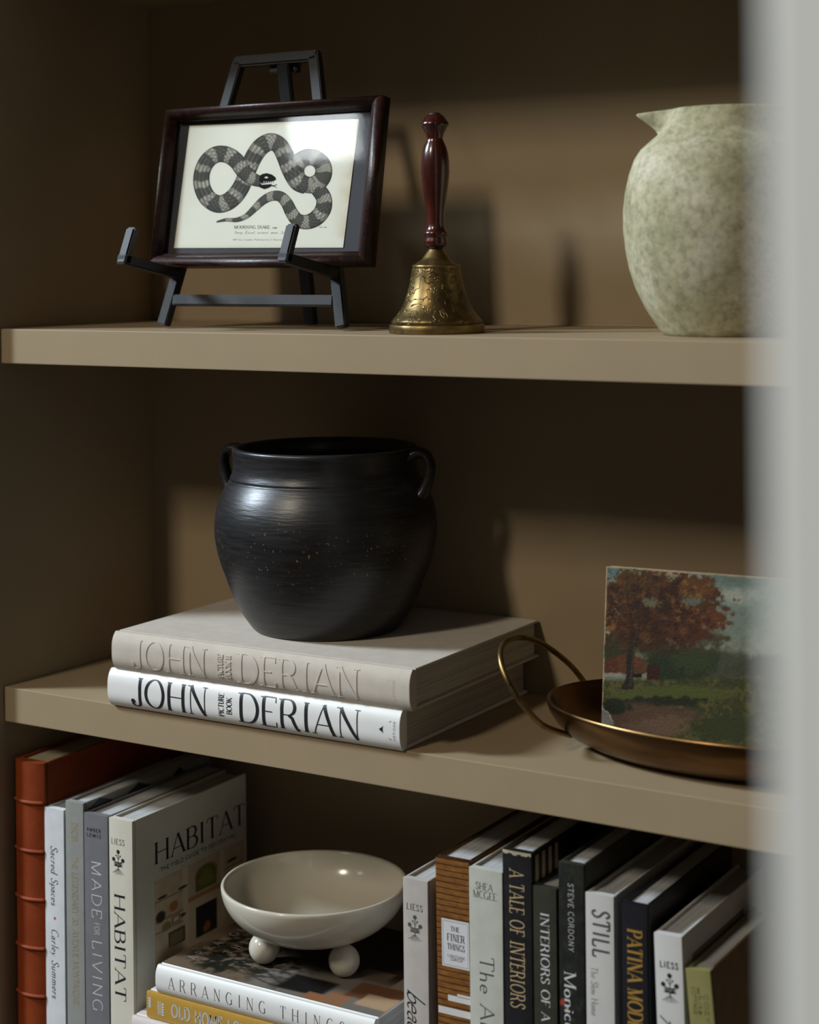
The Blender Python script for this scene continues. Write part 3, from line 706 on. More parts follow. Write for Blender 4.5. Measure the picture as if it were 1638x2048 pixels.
def stand(name, pl, pr_, label, cover, ys_=.008, zb=ZC, depth=.20, lean=0, **kw):
    a, b = ony(*pl, ys_), ony(*pr_, ys_)
    w = b.x-a.x; zt = (a.z+b.z)/2; h = zt-zb
    # leaning books pivot on the bottom-right edge (top leans left)
    x0 = a.x
    if lean:
        e, f, c = make_book(name, (x0+h*math.sin(lean), ys_, zb+(0 if lean > 0 else 0)), w, h/math.cos(lean), depth, label, None, cover, rot=(0, -lean, 0), **kw)
        e.location.z = zb + 0.0002
    else:
        e, f, c = make_book(name, (x0, ys_, zb+.0002), w, h, depth, label, None, cover, **kw)
    return e, f, c, w, h, x0, zt
OFF = .00014
def sp_down(e, f, w, ztl, s, xc, zstart, size, length, mat, style, name='spine_lettering', **kw):
    """text running down the spine; xc centre line (0..w), zstart/length in local z"""
    def mp(a, b): x = xc-size*.5+b; return (x, f(x)-OFF, zstart-a)
    return text(name, s, mp, size, length, mat, e, style, **kw)
def sp_up(e, f, s, x0, z0, size, width, mat, style, name='spine_lettering', **kw):
    def mp(a, b): x = x0+a; return (x, f(x)-OFF, z0+b)
    return text(name, s, mp, size, width, mat, e, style, **kw)
def zl(u, v, ys_): return ony(u, v, ys_).z-ZC       # local height of a spine point
YS = .008
BG = 'books standing on the bottom shelf'
# --- orange leather book with raised bands
e, f, c, w, h, x0, zt = stand('leather_book', (31, 1520), (88.5, 1524), 'tall orange leather book with raised bands on its rounded spine', 'leather', ys_=.009, depth=.235, bulge=.006, pw=2.0, page='cream_pages', group=BG)
for v in (1605, 1702, 1798, 1895, 1990):
    z = zl(60, v, .004)
    P = [(x, f(x)-.0004, z) for x in [w*i/16 for i in range(17)]]
    tube('spine_band', P, .0022, 'leather', e, 10)
# --- white linen book
e, f, c, w, h, x0, zt = stand('white_linen_book', (89, 1615), (127, 1620), 'slim white linen book with dark italic spine lettering and red dot', 'white_linen', depth=.215, bulge=.0004, group=BG)
sp_down(e, f, w, h, 'Sacred Spaces', w*.5, zl(107, 1692, YS), .0098, zl(107, 1692, YS)-zl(107, 1811, YS), 'ink', 'roman', shear=.18)
sp_down(e, f, w, h, 'Carley Summers', w*.5, zl(107, 1858, YS), .0098, zl(107, 1858, YS)-zl(107, 1996, YS), 'ink', 'roman', shear=.18)
zd = zl(107, 1836, YS); s_ = Strips(); s_.disc(0, 0, .0016, lambda a, b: (w*.5+a, f(w*.5)-OFF, zd+b)); mesh('red_dot', s_.v, s_.f, 'red_ink', e, fix=False)
# --- grey green book with gold text
e, f, c, w, h, x0, zt = stand('grey_cloth_book', (131, 1602), (166, 1607), 'grey-green cloth book with faded gold lettering and dark diamonds on cover', 'grey_cloth', depth=.225, bulge=.0004, group=BG)
sp_down(e, f, w, h, 'DIOR', w*.5, zl(148, 1645, YS), .0085, zl(148, 1645, YS)-zl(148, 1683, YS), 'dull_gold', 'serif')
sp_down(e, f, w, h, 'THE LEGENDARY 30, AVENUE MONTAIGNE', w*.5, zl(148, 1712, YS), .0080, zl(148, 1712, YS)-zl(148, 2009, YS), 'dull_gold', 'serif')
for (a, b) in ((200, 1598), (277, 1569), (358, 1545)):
    s_ = Strips(); P = onx(a, b+10, x0+w); y0, z0 = P.y-YS, P.z-ZC
    s_.poly([(y0-.020, z0), (y0, z0-.02), (y0+.020, z0), (y0, z0+.012)], lambda y, z: (w+.0003, y, min(z, h-.0008)))
    mesh('cover_diamond', s_.v, s_.f, 'black_cover', e, fix=False)
# --- slate book
e, f, c, w, h, x0, zt = stand('slate_book', (168, 1626), (215, 1633), 'slate grey cloth book with wide-spaced white capitals down the spine', 'slate_cloth', depth=.215, bulge=.0005, group=BG)
L1 = zl(190, 1664, YS); L2 = zl(190, 1675, YS)
sp_up(e, f, 'AMBER', w*.12, L1, .0036, w*.60, 'ink', 'bold', track=.30); sp_up(e, f, 'LEWIS', w*.12, L2, .0036, w*.60, 'ink', 'bold', track=.30)
for s, v0, v1, sz in (('MADE', 1721, 1836, .0135), ('FOR', 1845, 1869, .0070), ('LIVING', 1879, 2022, .0135)):
    sp_down(e, f, w, h, s, w*.52, zl(190, v0, YS), sz, zl(190, v0, YS)-zl(190, v1, YS), 'white_ink', 'light', track=.16)
# --- ivory book facing with cover picture
e, f, c, w, h, x0, zt = stand('ivory_book', (218, 1637), (264, 1642), 'ivory book with bold black spine title and fireplace photograph on its cover', 'ivory_paper', depth=.203, bulge=.0006, group=BG)
sp_up(e, f, 'LIESS', w*.10, zl(238, 1690, YS), .0062, w*.58, 'ink', 'roman', track=.18)
emblem('spine_emblem', lambda a, b: (w*.40+a, f(w*.4+a)-OFF, zl(238, 1750, YS)+b), zl(238, 1700, YS)-zl(238, 1750, YS), 'ink', e)
sp_down(e, f, w, h, 'HABITAT', w*.44, zl(238, 1787, YS), .0148, zl(238, 1787, YS)-zl(238, 2001, YS), 'ink', 'didone', track=.05)
XC = x0+w
def cov(u, v): P = onx(u, v, XC); return (P.y-YS, P.z-ZC)
def covtext(s, p0, p1, hpx, mat, style, **kw):
    y0, z0 = cov(*p0); y1, z1 = cov(*p1); L = math.hypot(y1-y0, z1-z0)
    return text('cover_lettering', s, lambda a, b: (w+OFF, y0+a, z0+b), hpx, L, mat, e, style, **kw)
covtext('HABITAT', (308, 1731), (490, 1659), .0235, 'ink', 'didone', track=.06)
covtext('THE FIELD GUIDE TO DECORATING', (321, 1744), (472, 1682), .0042, 'ink', 'bold', track=.14)
qy0, qz1 = cov(309, 1764); qy1, _z = cov(487, 1690); _y, qz0 = cov(309, 1990)
def habfn(U, V):
    p = Paint(U, V); p.fill((128, 112, 90)); n = fbm(U*14, V*14, 4, 11)
    V2 = V
    wall = (150, 135, 112); p.rect(0, 0, 1, 1, wall)
    p.c += (n[..., None]-.5)*24
    for k, yy in enumerate((.80, .62, .52)): p.rect(0, yy, .36, yy+.012, (108, 88, 66)); p.rect(.74, yy, 1, yy+.012, (108, 88, 66))
    p.rect(.30, 0, .36, 1, (165, 150, 126)); p.rect(.72, 0, .77, 1, (165, 150, 126))
    p.rect(.36, .66, .74, .70, (140, 100, 62)); p.rect(.36, .0, .74, .66, (158, 143, 120))
    p.rect(.44, .72, .68, .86, (84, 78, 44)); p.blob(.56, .86, .12, .08, (84, 78, 44)); p.blob(.56, .82, .08, .08, (104, 96, 50), n, .6)
    p.rect(.44, .30, .68, .58, (22, 18, 16)); p.blob(.56, .36, .05, .04, (120, 66, 36), n, .8)
    for (x, y, a, b, cc) in ((.06, .66, .05, .05, (40, 34, 30)), (.20, .70, .045, .045, (132, 84, 48)), (.30, .83, .05, .012, (36, 30, 28)), (.08, .83, .05, .012, (36, 30, 28)), (.12, .55, .05, .04, (110, 92, 72)), (.86, .86, .06, .015, (40, 34, 28)), (.84, .68, .05, .03, (60, 48, 40)), (.30, .58, .03, .015, (40, 34, 30))):
        p.blob(x, y, a, b, cc)
    p.rect(.14, .34, .32, .48, (66, 50, 36)); p.rect(.16, .36, .30, .46, (96, 84, 60))
    p.rect(.18, .54, .27, .61, (104, 84, 64)); p.rect(.195, .555, .255, .595, (160, 150, 130))
    p.blob(.16, .10, .20, .26, (94, 78, 60)); p.blob(.86, .12, .18, .24, (150, 132, 108)); p.rect(.10, 0, .16, .22, (40, 34, 30)); p.blob(.42, .12, .12, .16, (168, 150, 126), n, .3)
    p.blob(.05, .05, .04, .06, (40, 66, 50)); return p.c*1.4
printed('cover_picture', lambda a, b: (w+OFF, qy0+(qy1-qy0)*a, qz0+(qz1-qz0)*b), 110, 140, habfn, e)

# --- right-hand run
e, f, c, w, h, x0, zt = stand('linen_book', (806, 1756), (855, 1763), 'flax linen book with script spine title beside the footed bowl', 'flax_cloth', depth=.205, bulge=.0005, group=BG)
sp_up(e, f, 'LIESS', w*.14, zl(828, 1821, YS), .0062, w*.66, 'ink', 'roman', track=.18)
emblem('spine_emblem', lambda a, b: (w*.48+a, f(w*.48+a)-OFF, zl(828, 1882, YS)+b), zl(828, 1830, YS)-zl(828, 1882, YS), 'grey_ink', e)
sp_down(e, f, w, h, 'beach', w*.50, zl(828, 1977, YS), .0200, .052, 'ink', 'light', track=-.04, shear=.45)
e, f, c, w, h, x0, zt = stand('plank_cover_book', (871, 1715), (937, 1724), 'book in wood-plank patterned jacket with a white spine label', 'plank_print', ys_=.010, depth=.225, bulge=.0005, lean=.008, group=BG)
def zlean(u, v): return zl(u, v, .010)
z1, z0 = zlean(910, 1841), zlean(910, 1936); lx0, lx1 = w*.16, w*.985
lb = mesh('spine_label', [(x, -.00062, z) for x, z in ((lx0, z0), (lx1, z0), (lx1, z1), (lx0, z1))], [(0, 1, 2, 3)], 'label_white', e, fix=False)
lw = lx1-lx0; lh = z1-z0
def lab(s, yy, sz, a, b, st): 
    def mp(p, q): return (lx0+lw*a+p, -.00076, z0+lh*yy+q)
    text('label_lettering', s, mp, sz, lw*(b-a), 'grey_ink', lb, st, track=.08)
lab('THE', .76, .0046, .33, .66, 'serif'); lab('FINER', .55, .0066, .20, .84, 'serif'); lab('THINGS', .37, .0052, .20, .84, 'serif'); lab('CHRISTIANE', .205, .0026, .20, .84, 'sans'); lab('LEMIEUX', .145, .0026, .30, .76, 'sans')
s_ = Strips(); mpl = lambda a, b: (lx0+lw*a, -.00074, z0+lh*b)
for a, b in (((.2, .70), (.84, .70)), ((.2, .50), (.84, .50)), ((.05, .04), (.95, .04)), ((.05, .96), (.95, .96)), ((.05, .04), (.05, .96)), ((.95, .04), (.95, .96))): s_.strip([a, b], lambda dx, dy, t: .010, mpl)
mesh('label_rules', s_.v, s_.f, 'pale_ink', lb, fix=False)
s_ = Strips(); zz = lambda v: zlean(910, v)
for xa, xb, va, vb in ((.02, 1, 2018, 2032), (.32, 1, 1992, 2004), (.60, 1, 1987, 1993)): s_.poly([(w*xa, zz(vb)), (w*xb, zz(vb)), (w*xb, zz(va)), (w*xa, zz(va))], lambda x, z: (x, -.00062, z))
mesh('spine_print', s_.v, s_.f, 'pale_white', e, fix=False)
e, f, c, w, h, x0, zt = stand('sage_cloth_book', (938, 1736), (1004, 1744), 'pale sage cloth book with two-line author name at spine top', 'sage_cloth', ys_=.006, depth=.215, bulge=.0006, group=BG)
yv = lambda v: zl(970, v, .006)
sp_up(e, f, 'SHEA', w*.20, yv(1781), .0068, w*.52, 'grey_ink', 'roman', track=.05); sp_up(e, f, 'MCGEE', w*.12, yv(1798), .0068, w*.72, 'grey_ink', 'roman', track=.05)
sp_down(e, f, w, h, 'The Art of', w*.52, yv(1912), .0150, .105, 'grey_ink', 'roman', track=.05)
e, f, c, w, h, x0, zt = stand('black_gold_book', (1005, 1700), (1062, 1706), 'black book with gold art-deco spine lettering and scuffed top edge', 'black_cover', ys_=.007, depth=.23, bulge=.0008, group=BG)
yv = lambda v: zl(1033, v, .007)
sp_down(e, f, w, h, 'A TALE OF INTERIORS', w*.50, yv(1740), .0148, yv(1740)-yv(2016), 'pale_gold', 'deco', track=.10)
s_ = Strips()
for k in range(4): s_.poly([(.008+k*.0135, h-.004), (.008+k*.0135, h-.075), (.0145+k*.0135, h-.075), (.0145+k*.0135, h-.004)], lambda y, z: (w+.0003, y, z))
mesh('cover_stripes', s_.v, s_.f, 'pale_gold', e, fix=False)
NW = 44
wear = [(w*i/NW, h-.0016-.0012*random.random()-.0016*abs(math.sin(i*.22+.4))) for i in range(NW+1)]
mesh('worn_edge', [(x, f(x)-.0002, h) for x, z in wear]+[(x, f(x)-.0002, z) for x, z in wear], [(i, i+1, NW+2+i, NW+1+i) for i in range(NW)], 'canvas_edge', e, fix=False)
e, f, c, w, h, x0, zt = stand('olive_book', (1065, 1772), (1112, 1778), 'short dark olive book with bold white serif spine title', 'olive_cover', ys_=.008, depth=.20, bulge=.0005, group=BG)
yv = lambda v: zl(1088, v, .008)
sp_down(e, f, w, h, 'INTERIORS OF A', w*.52, yv(1825), .0088, yv(1825)-yv(2042), 'white_ink', 'didone', track=.05)
e, f, c, w, h, x0, zt = stand('floral_book', (1117, 1725), (1166, 1731), 'dark green book with painted flowers and white script on spine', 'olive_cover', ys_=.008, depth=.215, bulge=.0005, group=BG)
yv = lambda v: zl(1140, v, .008)
def florfn(U, V):
    p = Paint(U, V); n = fbm(U*5, V*40, 4, 21); p.fill((36, 37, 34)); p.c += (n[..., None]-.5)*24
    p.over(sstep(.60, .72, fbm(U*9, V*50, 3, 33))*.7*(1-sstep(.5, .8, V)*.5), (58, 66, 40))
    for (x, y, r, cc) in ((.12, .585, .10, (160, 62, 40)), (.30, .57, .05, (210, 170, 120)), (.80, .42, .09, (150, 70, 44)), (.2, .36, .12, (96, 30, 30)), (.74, .50, .07, (70, 92, 44)), (.36, .29, .12, (140, 34, 50)), (.1, .22, .12, (90, 110, 50)), (.8, .2, .1, (170, 120, 60)), (.5, .1, .12, (150, 50, 40))):
        p.blob(x, y, r, r*.10, cc, fbm(U*14, V*120, 3, 5), .8)
    return p.c
printed('spine_flowers', lambda a, b: (w*a, f(w*a)-.00006, h*b), 24, 160, florfn, e)
sp_down(e, f, w, h, 'STEVE CORDONY', w*.50, yv(1767), .0054, yv(1767)-yv(1903), 'soft_white_ink', 'sans', track=.18)
sp_down(e, f, w, h, 'Monicu', w*.44, yv(1943), .0118, .056, 'white_ink', 'didone', track=.02)
e, f, c, w, h, x0, zt = stand('warm_white_book', (1171, 1785), (1227, 1794), 'warm white book with large grey sans title beside the dark floral spine', 'still_white', ys_=.008, depth=.215, bulge=.0006, group=BG)
yv = lambda v: zl(1198, v, .008)
sp_down(e, f, w, h, 'STILL', w*.55, yv(1820), .0165, yv(1820)-yv(1915), 'grey_ink', 'semi', track=.12)
sp_down(e, f, w, h, 'The Slow Home', w*.30, yv(1936), .0068, yv(1936)-yv(2034), 'pale_ink', 'serif', track=.05)
e, f, c, w, h, x0, zt = stand('black_patina_book', (1243, 1806), (1293, 1813), 'matte black book with large gold serif capitals down the spine', 'navy_cover', ys_=.008, depth=.21, bulge=.0005, group=BG)
e.name = 'black_serif_book'
yv = lambda v: zl(1268, v, .008)
sp_down(e, f, w, h, 'PATINA MODERN', w*.52, yv(1860), .0142, (yv(1860)-yv(1973))*2.12, 'gold_ink', 'serif', track=.06)
e, f, c, w, h, x0, zt = stand('pale_white_book', (1308, 1867), (1363, 1875), 'pale white book with emblem spine next to the small moss green book', 'pale_white', ys_=.006, depth=.205, bulge=.0006, lean=.028, group=BG)
yv = lambda v: zl(1338, v, .006)
sp_up(e, f, 'LIESS', w*.18, yv(1937), .0054, w*.66, 'ink', 'bold', track=.30)
emblem('spine_emblem', lambda a, b: (w*.52+a, f(w*.52+a)-OFF, yv(2006)+b), yv(1947)-yv(2006), 'ink', e)
sp_down(e, f, w, h, 'feels', w*.50, yv(2024), .0200, .060, 'ink', 'light', track=-.04, shear=.45)
s_ = Strips(); s_.poly([(.022, h-.058), (.150, h-.058), (.150, h-.022), (.022, h-.022)], lambda y, z: (w+.0003, y, z)); cp = mesh('cover_panel', s_.v, s_.f, 'board_grey', e, fix=False)
text('cover_lettering', 'LAUREN', lambda a, b: (w+.0006, .045+a, h-.050+b), .018, .095, 'soft_white_ink', e, 'fine', track=.25)
e, f, c, w, h, x0, zt = stand('moss_green_book', (1371, 1939), (1420, 1946), 'small moss green book leaning against the pale white book', 'moss_cover', ys_=.006, depth=.17, bulge=.0005, lean=.085, cover2='brown_side', group=BG)
for s, xx, sz in (('COZY', .74, .0034), ('white', .52, .0048), ('COTTAGE', .28, .0034)):
    sp_down(e, f, w, h, s, w*xx, h-.014-(.006 if s == 'COZY' else 0), sz, .024, 'olive_cover', 'sans', track=.1)
sp_down(e, f, w, h, 'Cozy', w*.55, h-.055, .010, .05, 'soft_white_ink', 'light', track=.05)

# --- the two large books lying under the black pot
JX0 = .1660; JL = .3680; JY = -.004; JD = .2615
JG = 'large books lying under the black pot'
def lying(name, x0, y0, ztop, w, h, d, label, cover, group, **kw):
    return make_book(name, (x0, y0, ztop), w, h, d, label, None, cover, rot=(0, math.pi/2, 0), group=group, **kw)
W2, W1 = .0395, .0398
e, f, c = lying('white_jacket_book', JX0-.007, JY+.001, W2+.0002, W2, .3635, .258, 'large white jacketed book with tall black capitals, lying under the cream book', 'white_jacket', JG, bulge=.0068, pw=3.2, page='brown_pages')
def jd(e, f, w, x0, mats, thick, v_off):
    ys2 = JY-.006
    s = lambda u, v=1420: ony(u, v, ys2).x-x0
    hgt = w*.74
    def row(st, u0, u1, name='spine_lettering', style='roman'):
        z0, z1 = s(u0), s(u1)
        text(name, st, lambda a, b: (w*.5+hgt*.5-b, f(w*.5+hgt*.5-b)-.00022, z0+a), hgt, z1-z0, mats, e, 'jd', track=.05, thick=thick)
    STY['jd'] = dict(T=.135, t=.036, serif=.115, sth=.03)
    row('JOHN', 262, 416); row('DERIAN', 476, 722)
    for st, u0, L in (('PICTURE', 447, .80), ('BOOK' if not thick else 'BOOK II', 463, .58 if not thick else .78)):
        zc = s(u0); LL = w*.74*L
        text('spine_lettering', st, lambda a, b: (w*.5+LL*.5-a, f(w*.5+LL*.5-a)-.00022, zc-b), .0066, LL, mats, e, 'serif', track=.06, thick=thick)
    t_ = Strips(); za, zb2 = s(757), s(781)
    t_.poly([(w*.5, za), (w*.5+.0095, zb2), (w*.5-.0095, zb2)], lambda x, z: (x, f(x)-.00022, z)); mesh('publisher_mark', t_.v, t_.f, mats, e, fix=False)
    zc = s(790); text('spine_lettering', 'ARTISAN', lambda a, b: (w*.5+.0095-a, f(w*.5)-.00022, zc-b), .0024, .019, mats, e, 'sans', track=.2)
jd(e, f, W2, JX0-.007, 'ink', 0, 0)
e, f, c = lying('cream_cloth_book', JX0, JY, W2+.0002+W1+.0001, W1, .3685, .2625, 'large cream cloth book with blind-stamped spine letters directly under the black pot', 'cream_cloth', JG, bulge=.0066, pw=3.2, page='brown_pages')
jd(e, f, W1, JX0, 'cream_cloth', .0008, 0)

# --- stack under the footed bowl
AT = -.268
SG = 'books lying under the footed bowl'
ax0 = onz(315, 1929, AT).x; ax1 = onz(751, 2039, AT).x; ay = .0040
aw = .0295
e, f, c = lying('arranging_book', ax0, ay, AT, aw, ax1-ax0, .205, 'white-spined book with a dark still-life cover lying directly under the footed bowl', 'white_jacket', SG, bulge=.0045, pw=3.0)
e.name = 'still_life_cover_book'
AL_ = ax1-ax0
def atx(u, v): return ony(u, v, ay-.004).x-ax0
z0, z1 = atx(337, 1975), atx(690, 2062)
text('spine_lettering', 'ARRANGING THINGS', lambda a, b: (aw*.5+.0058-b, f(aw*.5+.0058-b)-OFF, z0+a), .0122, z1-z0, 'grey_ink', e, 'thin', track=.62)
def arrfn(U, V):
    # U along the spine (left to right), V from spine to fore edge
    p = Paint(U, V); n = fbm(U*9, V*7, 4, 41); n2 = fbm(U*40, V*34, 3, 42)
    p.fill((104, 88, 72)); p.c += (n[..., None]-.5)*16
    p.over(sstep(.35, .42, U)*(1-sstep(.30, .42, V)), (112, 106, 98))
    p.over(sstep(.30, .45, V)*sstep(.25, .45, U), (40, 30, 25))
    p.over(sstep(.40, .75, V), (34, 27, 23))
    leaf = (1-sstep(.7, 1.2, np.hypot((U-.30)/.26, (V-.32)/.30)+(n-.5)*1.2))
    p.over(leaf*sstep(.40, .56, n2), (26, 27, 21))
    for (a, b, c2, d) in ((.34, .02, .58, .10), (.30, .16, .56, .20), (.44, .06, .60, .28)):
        pass
    for k in range(5):
        d = np.abs((V-.06-.05*k) - (.16*np.sin((U-.2)*5+k)))
        p.over((1-sstep(.004, .010, d))*sstep(.22, .27, U)*(1-sstep(.52, .60, U))*.8, (52, 44, 36))
    p.over((1-sstep(.85, 1.15, np.maximum(np.abs(U-.62)/.10, np.abs(V-.14)/.09)+(n-.5)*.2)), (24, 21, 20))
    p.over((1-sstep(.9, 1.1, np.maximum(np.abs(U-.70)/.05, np.abs(V-.03)/.06)+(n-.5)*.6)), (140, 96, 66))
    p.over((1-sstep(.9, 1.1, np.maximum(np.abs(U-.78)/.05, np.abs(V-.07)/.08)+(n-.5)*.6)), (138, 98, 70))
    p.over((1-sstep(.9, 1.1, np.maximum(np.abs(U-.88)/.10, np.abs(V-.22)/.10)+(n-.5)*.8)), (104, 68, 44))
    p.over((1-sstep(.9, 1.1, np.maximum(np.abs(U-.93)/.07, np.abs(V-.14)/.07)+(n-.5)*.5)), (170, 142, 112))
    p.over((1-sstep(.9, 1.1, np.maximum(np.abs(U-.95)/.05, np.abs(V-.40)/.08)+(n-.5)*.5)), (128, 112, 98))
    p.over((1-sstep(.9, 1.1, np.maximum(np.abs(U-.80)/.07, np.abs(V-.42)/.06)+(n-.5)*.5)), (88, 72, 62)); return p.c
printed('cover_picture', lambda a, b: (-.0003, .006+.198*b, .0005+(AL_-.001)*a), 130, 100, arrfn, e)
for s, u0, v0, u1, v1 in (('ARRANGING', 380, 1918, 520, 1858), ('THINGS', 452, 1908, 545, 1868)):
    pa, pb = onz(u0, v0, AT), onz(u1, v1, AT)
    # title runs from the spine towards the fore edge
    z_, y_ = pa.x-ax0, pa.y-ay; L = (pb-pa).length*1.15
    text('cover_lettering', s, lambda a, b: (-.0007, y_+a, z_-b+.006), .0115, L, 'white_ink', e, 'fine', track=.75)
# mustard and blush books below
mz = AT-aw-.0004; mw = .0275
mx0 = ony(294, 1985, .002).x
e, f, c = lying('mustard_book', mx0, .002, mz, mw, .245, .20, 'mustard yellow book with pale title between two white books in the stack', 'blue_white', SG, spine='mustard', bulge=.0010, pw=4)
def mtx(u, v): return ony(u, v, .001).x-mx0
text('spine_lettering', 'OLD HOME LOVE', lambda a, b: (mw*.5+.0058-b, f(.01)-OFF, mtx(343, 2030)+a), .0125, .105, 'soft_white_ink', e, 'bold', track=.12)
s_ = Strips()
for k in range(7): s_.poly([(.006+.0015*k, .0022+.0012*(k % 2)), (.0072+.0015*k, .0022+.0012*(k % 2)), (.0072+.0015*k, .006), (.006+.0015*k, .006)], lambda x, z: (x, f(x)-OFF, z))
for k in range(3): s_.strip([(.007, .0155+.0016*k), (.0215, .0155+.0016*k)], lambda dx, dy, t: .0006, lambda x, z: (x, f(x)-OFF, z))
for k in range(5): s_.poly([(.008+k*.0028, .0205), (.0095+k*.0028, .0245), (.0108+k*.0028, .0205)], lambda x, z: (x, f(x)-OFF, z))
mesh('spine_pattern', s_.v, s_.f, 'blue_white', e, fix=False)
bz = mz-mw-.0004; bw = .0300; bx0 = ony(263, 2036, -.004).x
e, f, c = lying('blush_book', bx0, -.002, bz, bw, .285, .215, 'blush white book at the bottom of the stack under the mustard book', 'blush', SG, bulge=.0030, pw=3)
gap = (bz-bw-.0004)-ZC
e, f, c = lying('plain_grey_book', bx0+.004, .0, bz-bw-.0004, gap-.0004, .280, .215, 'grey cloth book lying on the bottom shelf beneath the blush book', 'grey_cloth', SG, bulge=.001, pw=3)

# ================================================================== FOOTED BOWL
b1, b2 = onz(529, 1926.7, AT), onz(688.6, 1953, AT)
mid = (b1+b2)/2; sd = (b2-b1); per = Vector((-sd.y, sd.x, 0)).normalized()
cen = mid+per*(sd.length*.2887)
rimc = ony(624, 1764, cen.y); RB = .0985
bo = empty('footed_bowl', (cen.x, cen.y, AT+.0004), 'glossy cream ceramic bowl standing on three ball feet', 'bowl')
rb = .0163
RH = rimc.z-AT
bot = .0235
def bw_(t): return RB*math.sin(t*math.pi/2)**.80, bot+(RH-bot)*(1-math.cos(t*math.pi/2))**.92
outp = [(0, bot)]+[bw_(i/28) for i in range(1, 29)]
inp = [(RB-.0012, RH+.0016), (RB-.0034, RH+.0014), (RB-.0046, RH-.0004)]+[(max(0, bw_(i/28)[0]-.0048*min(1, .4+i/20)), bw_(i/28)[1]+.005*(1-i/28)+.0002) for i in range(27, 0, -1)]+[(0, bot+.0052)]
lathe('bowl_body', outp+inp, 'cream_glaze', bo, 128)
for kf in range(3):
    bp_ = (b1, b2, cen+per*(sd.length*.5774))[kf]
    me = bpy.data.meshes.new('ball_foot'); bm = bmesh.new(); bmesh.ops.create_uvsphere(bm, u_segments=40, v_segments=24, radius=rb); bm.to_mesh(me); bm.free()
    o = link('ball_foot', me, 'cream_glaze', bo, True); o.location = (bp_.x-cen.x, bp_.y-cen.y, rb)

# ================================================================== BRASS TRAY AND PAINTING
TC = Vector((.801, .1325, 0)); TR = .1365
te = empty('brass_tray', (TC.x, TC.y, .0002), 'oval dark brass tray with large wire loop handles', 'tray')
tp = [(0, .0), (.070, .0), (.092, .0015), (.108, .006), (.120, .014), (.129, .025), (.1345, .037), (.1362, .0460), (.1358, .0492)]
ti = [(.1345, .0498), (.1332, .0485), (.1325, .046), (.128, .034), (.119, .020), (.106, .011), (.090, .0062), (.070, .0048), (0, .0046)]
for o_ in (lathe('tray_body', tp+[(.1350, .0498)], 'tray_brass', te, 128), lathe('tray_lining', [(.1350, .0498)]+ti, 'tray_brass', te, 128)):
    for v in o_.data.vertices: v.co.x *= .185/TR; v.co.y *= .1145/TR; v.co.z *= .86
def loop(thd, name):
    """wire loop: ends fixed on the tray wall, arch leaning outwards and up"""
    th = math.radians(thd); o_ = Vector((math.cos(th), math.sin(th), 0)); tg = Vector((-math.sin(th), math.cos(th), 0))
    return o_, tg
def project(P):
    d = P-CAMP; xr = cyw*d.x+syw*d.y; dp = -syw*d.x+cyw*d.y
    u, v = F*xr/dp, -F*d.z/dp
    return (819+cr*u+sr*v, YH-sr*u+cr*v)
def on_tray(u, v, rows):
    """point of the tray wall seen at a pixel"""
    best = None
    for (r, z) in rows:
        for k in range(180):
            t_ = math.pi*(.5+k/180)
            P = Vector((TC.x+r*.185/TR*math.cos(t_), TC.y+r*.1145/TR*math.sin(t_), z*.86+.0002)); q = project(P)
            d = math.hypot(q[0]-u, q[1]-v)
            if best is None or d < best[0]: best = (d, P)
    return best[1]
P1 = on_tray(1170, 1363, [(.1362, .0460)]); P2 = on_tray(1131, 1480, [(.120, .014), (.129, .025), (.108, .006)])
mid = (P1+P2)/2; ax = (P1-P2).normalized(); outw = (mid-TC); outw.z = 0; outw.normalize()
upv = (outw*.55+Vector((0, 0, 1))*.83).normalized(); pn = ax.cross(upv).normalized()
def onpl(u, v): d = ray(u, v); return CAMP+d*((mid-CAMP).dot(pn)/d.dot(pn))
hp = [onpl(*p) for p in ((1092, 1454), (1058, 1424), (1028, 1385), (1008, 1345), (1001, 1308), (1012, 1284), (1040, 1275), (1075, 1283), (1112, 1306), (1145, 1335))]
hp = [P2]+hp+[P1]
P = spline(hp, 8); P = [p-Vector((TC.x, TC.y, .0002)) for p in P]
tube('wire_handle', P, .0029, 'brass', te, 14)
tube('wire_handle', [Vector((-p.x, p.y, p.z)) for p in P], .0029, 'brass', te, 14)

PB = Vector((.683, .108, .0)); 
pbz = .0098
pay = math.radians(5.0); plean = math.radians(7.0)
PR = Vector((math.cos(pay), math.sin(pay), 0)); PNh = Vector((math.sin(pay), -math.cos(pay), 0))
PU = Vector((0, 0, 1))*math.cos(plean)-PNh*math.sin(plean); PN = PNh*math.cos(plean)+Vector((0, 0, 1))*math.sin(plean)
PBL = ony(1203, 1452, .1010)
top = ony(1217, 1131, .1205)
PHt = (top.z-PBL.z)/math.cos(plean)
low = PBL.z-pbz-.0005        # continue the board down to the floor of the tray
pa_e = empty('oil_painting', (PBL.x, PBL.y-low*math.tan(plean)*1.0, pbz), 'small worn landscape painting of an autumn tree standing in the brass tray', 'painting')
PHt += low; PWd = .186; PT = .0042
def pq(a, b, n=0): return PR*a+PU*b+PN*n
def chip(a, b): return b
vsb = []; 
outl = [(0, .006), (.004, 0), (PWd, 0), (PWd, PHt), (.004, PHt+.0005), (0, PHt-.003)]
vsb = [pq(a, b, n) for n in (-PT, 0) for a, b in outl]; m_ = len(outl)
mesh('panel', vsb, [tuple(range(m_)), tuple(range(m_, 2*m_))]+[(i, (i+1) % m_, m_+(i+1) % m_, m_+i) for i in range(m_)], 'canvas_edge', pa_e)
fl = low/PHt
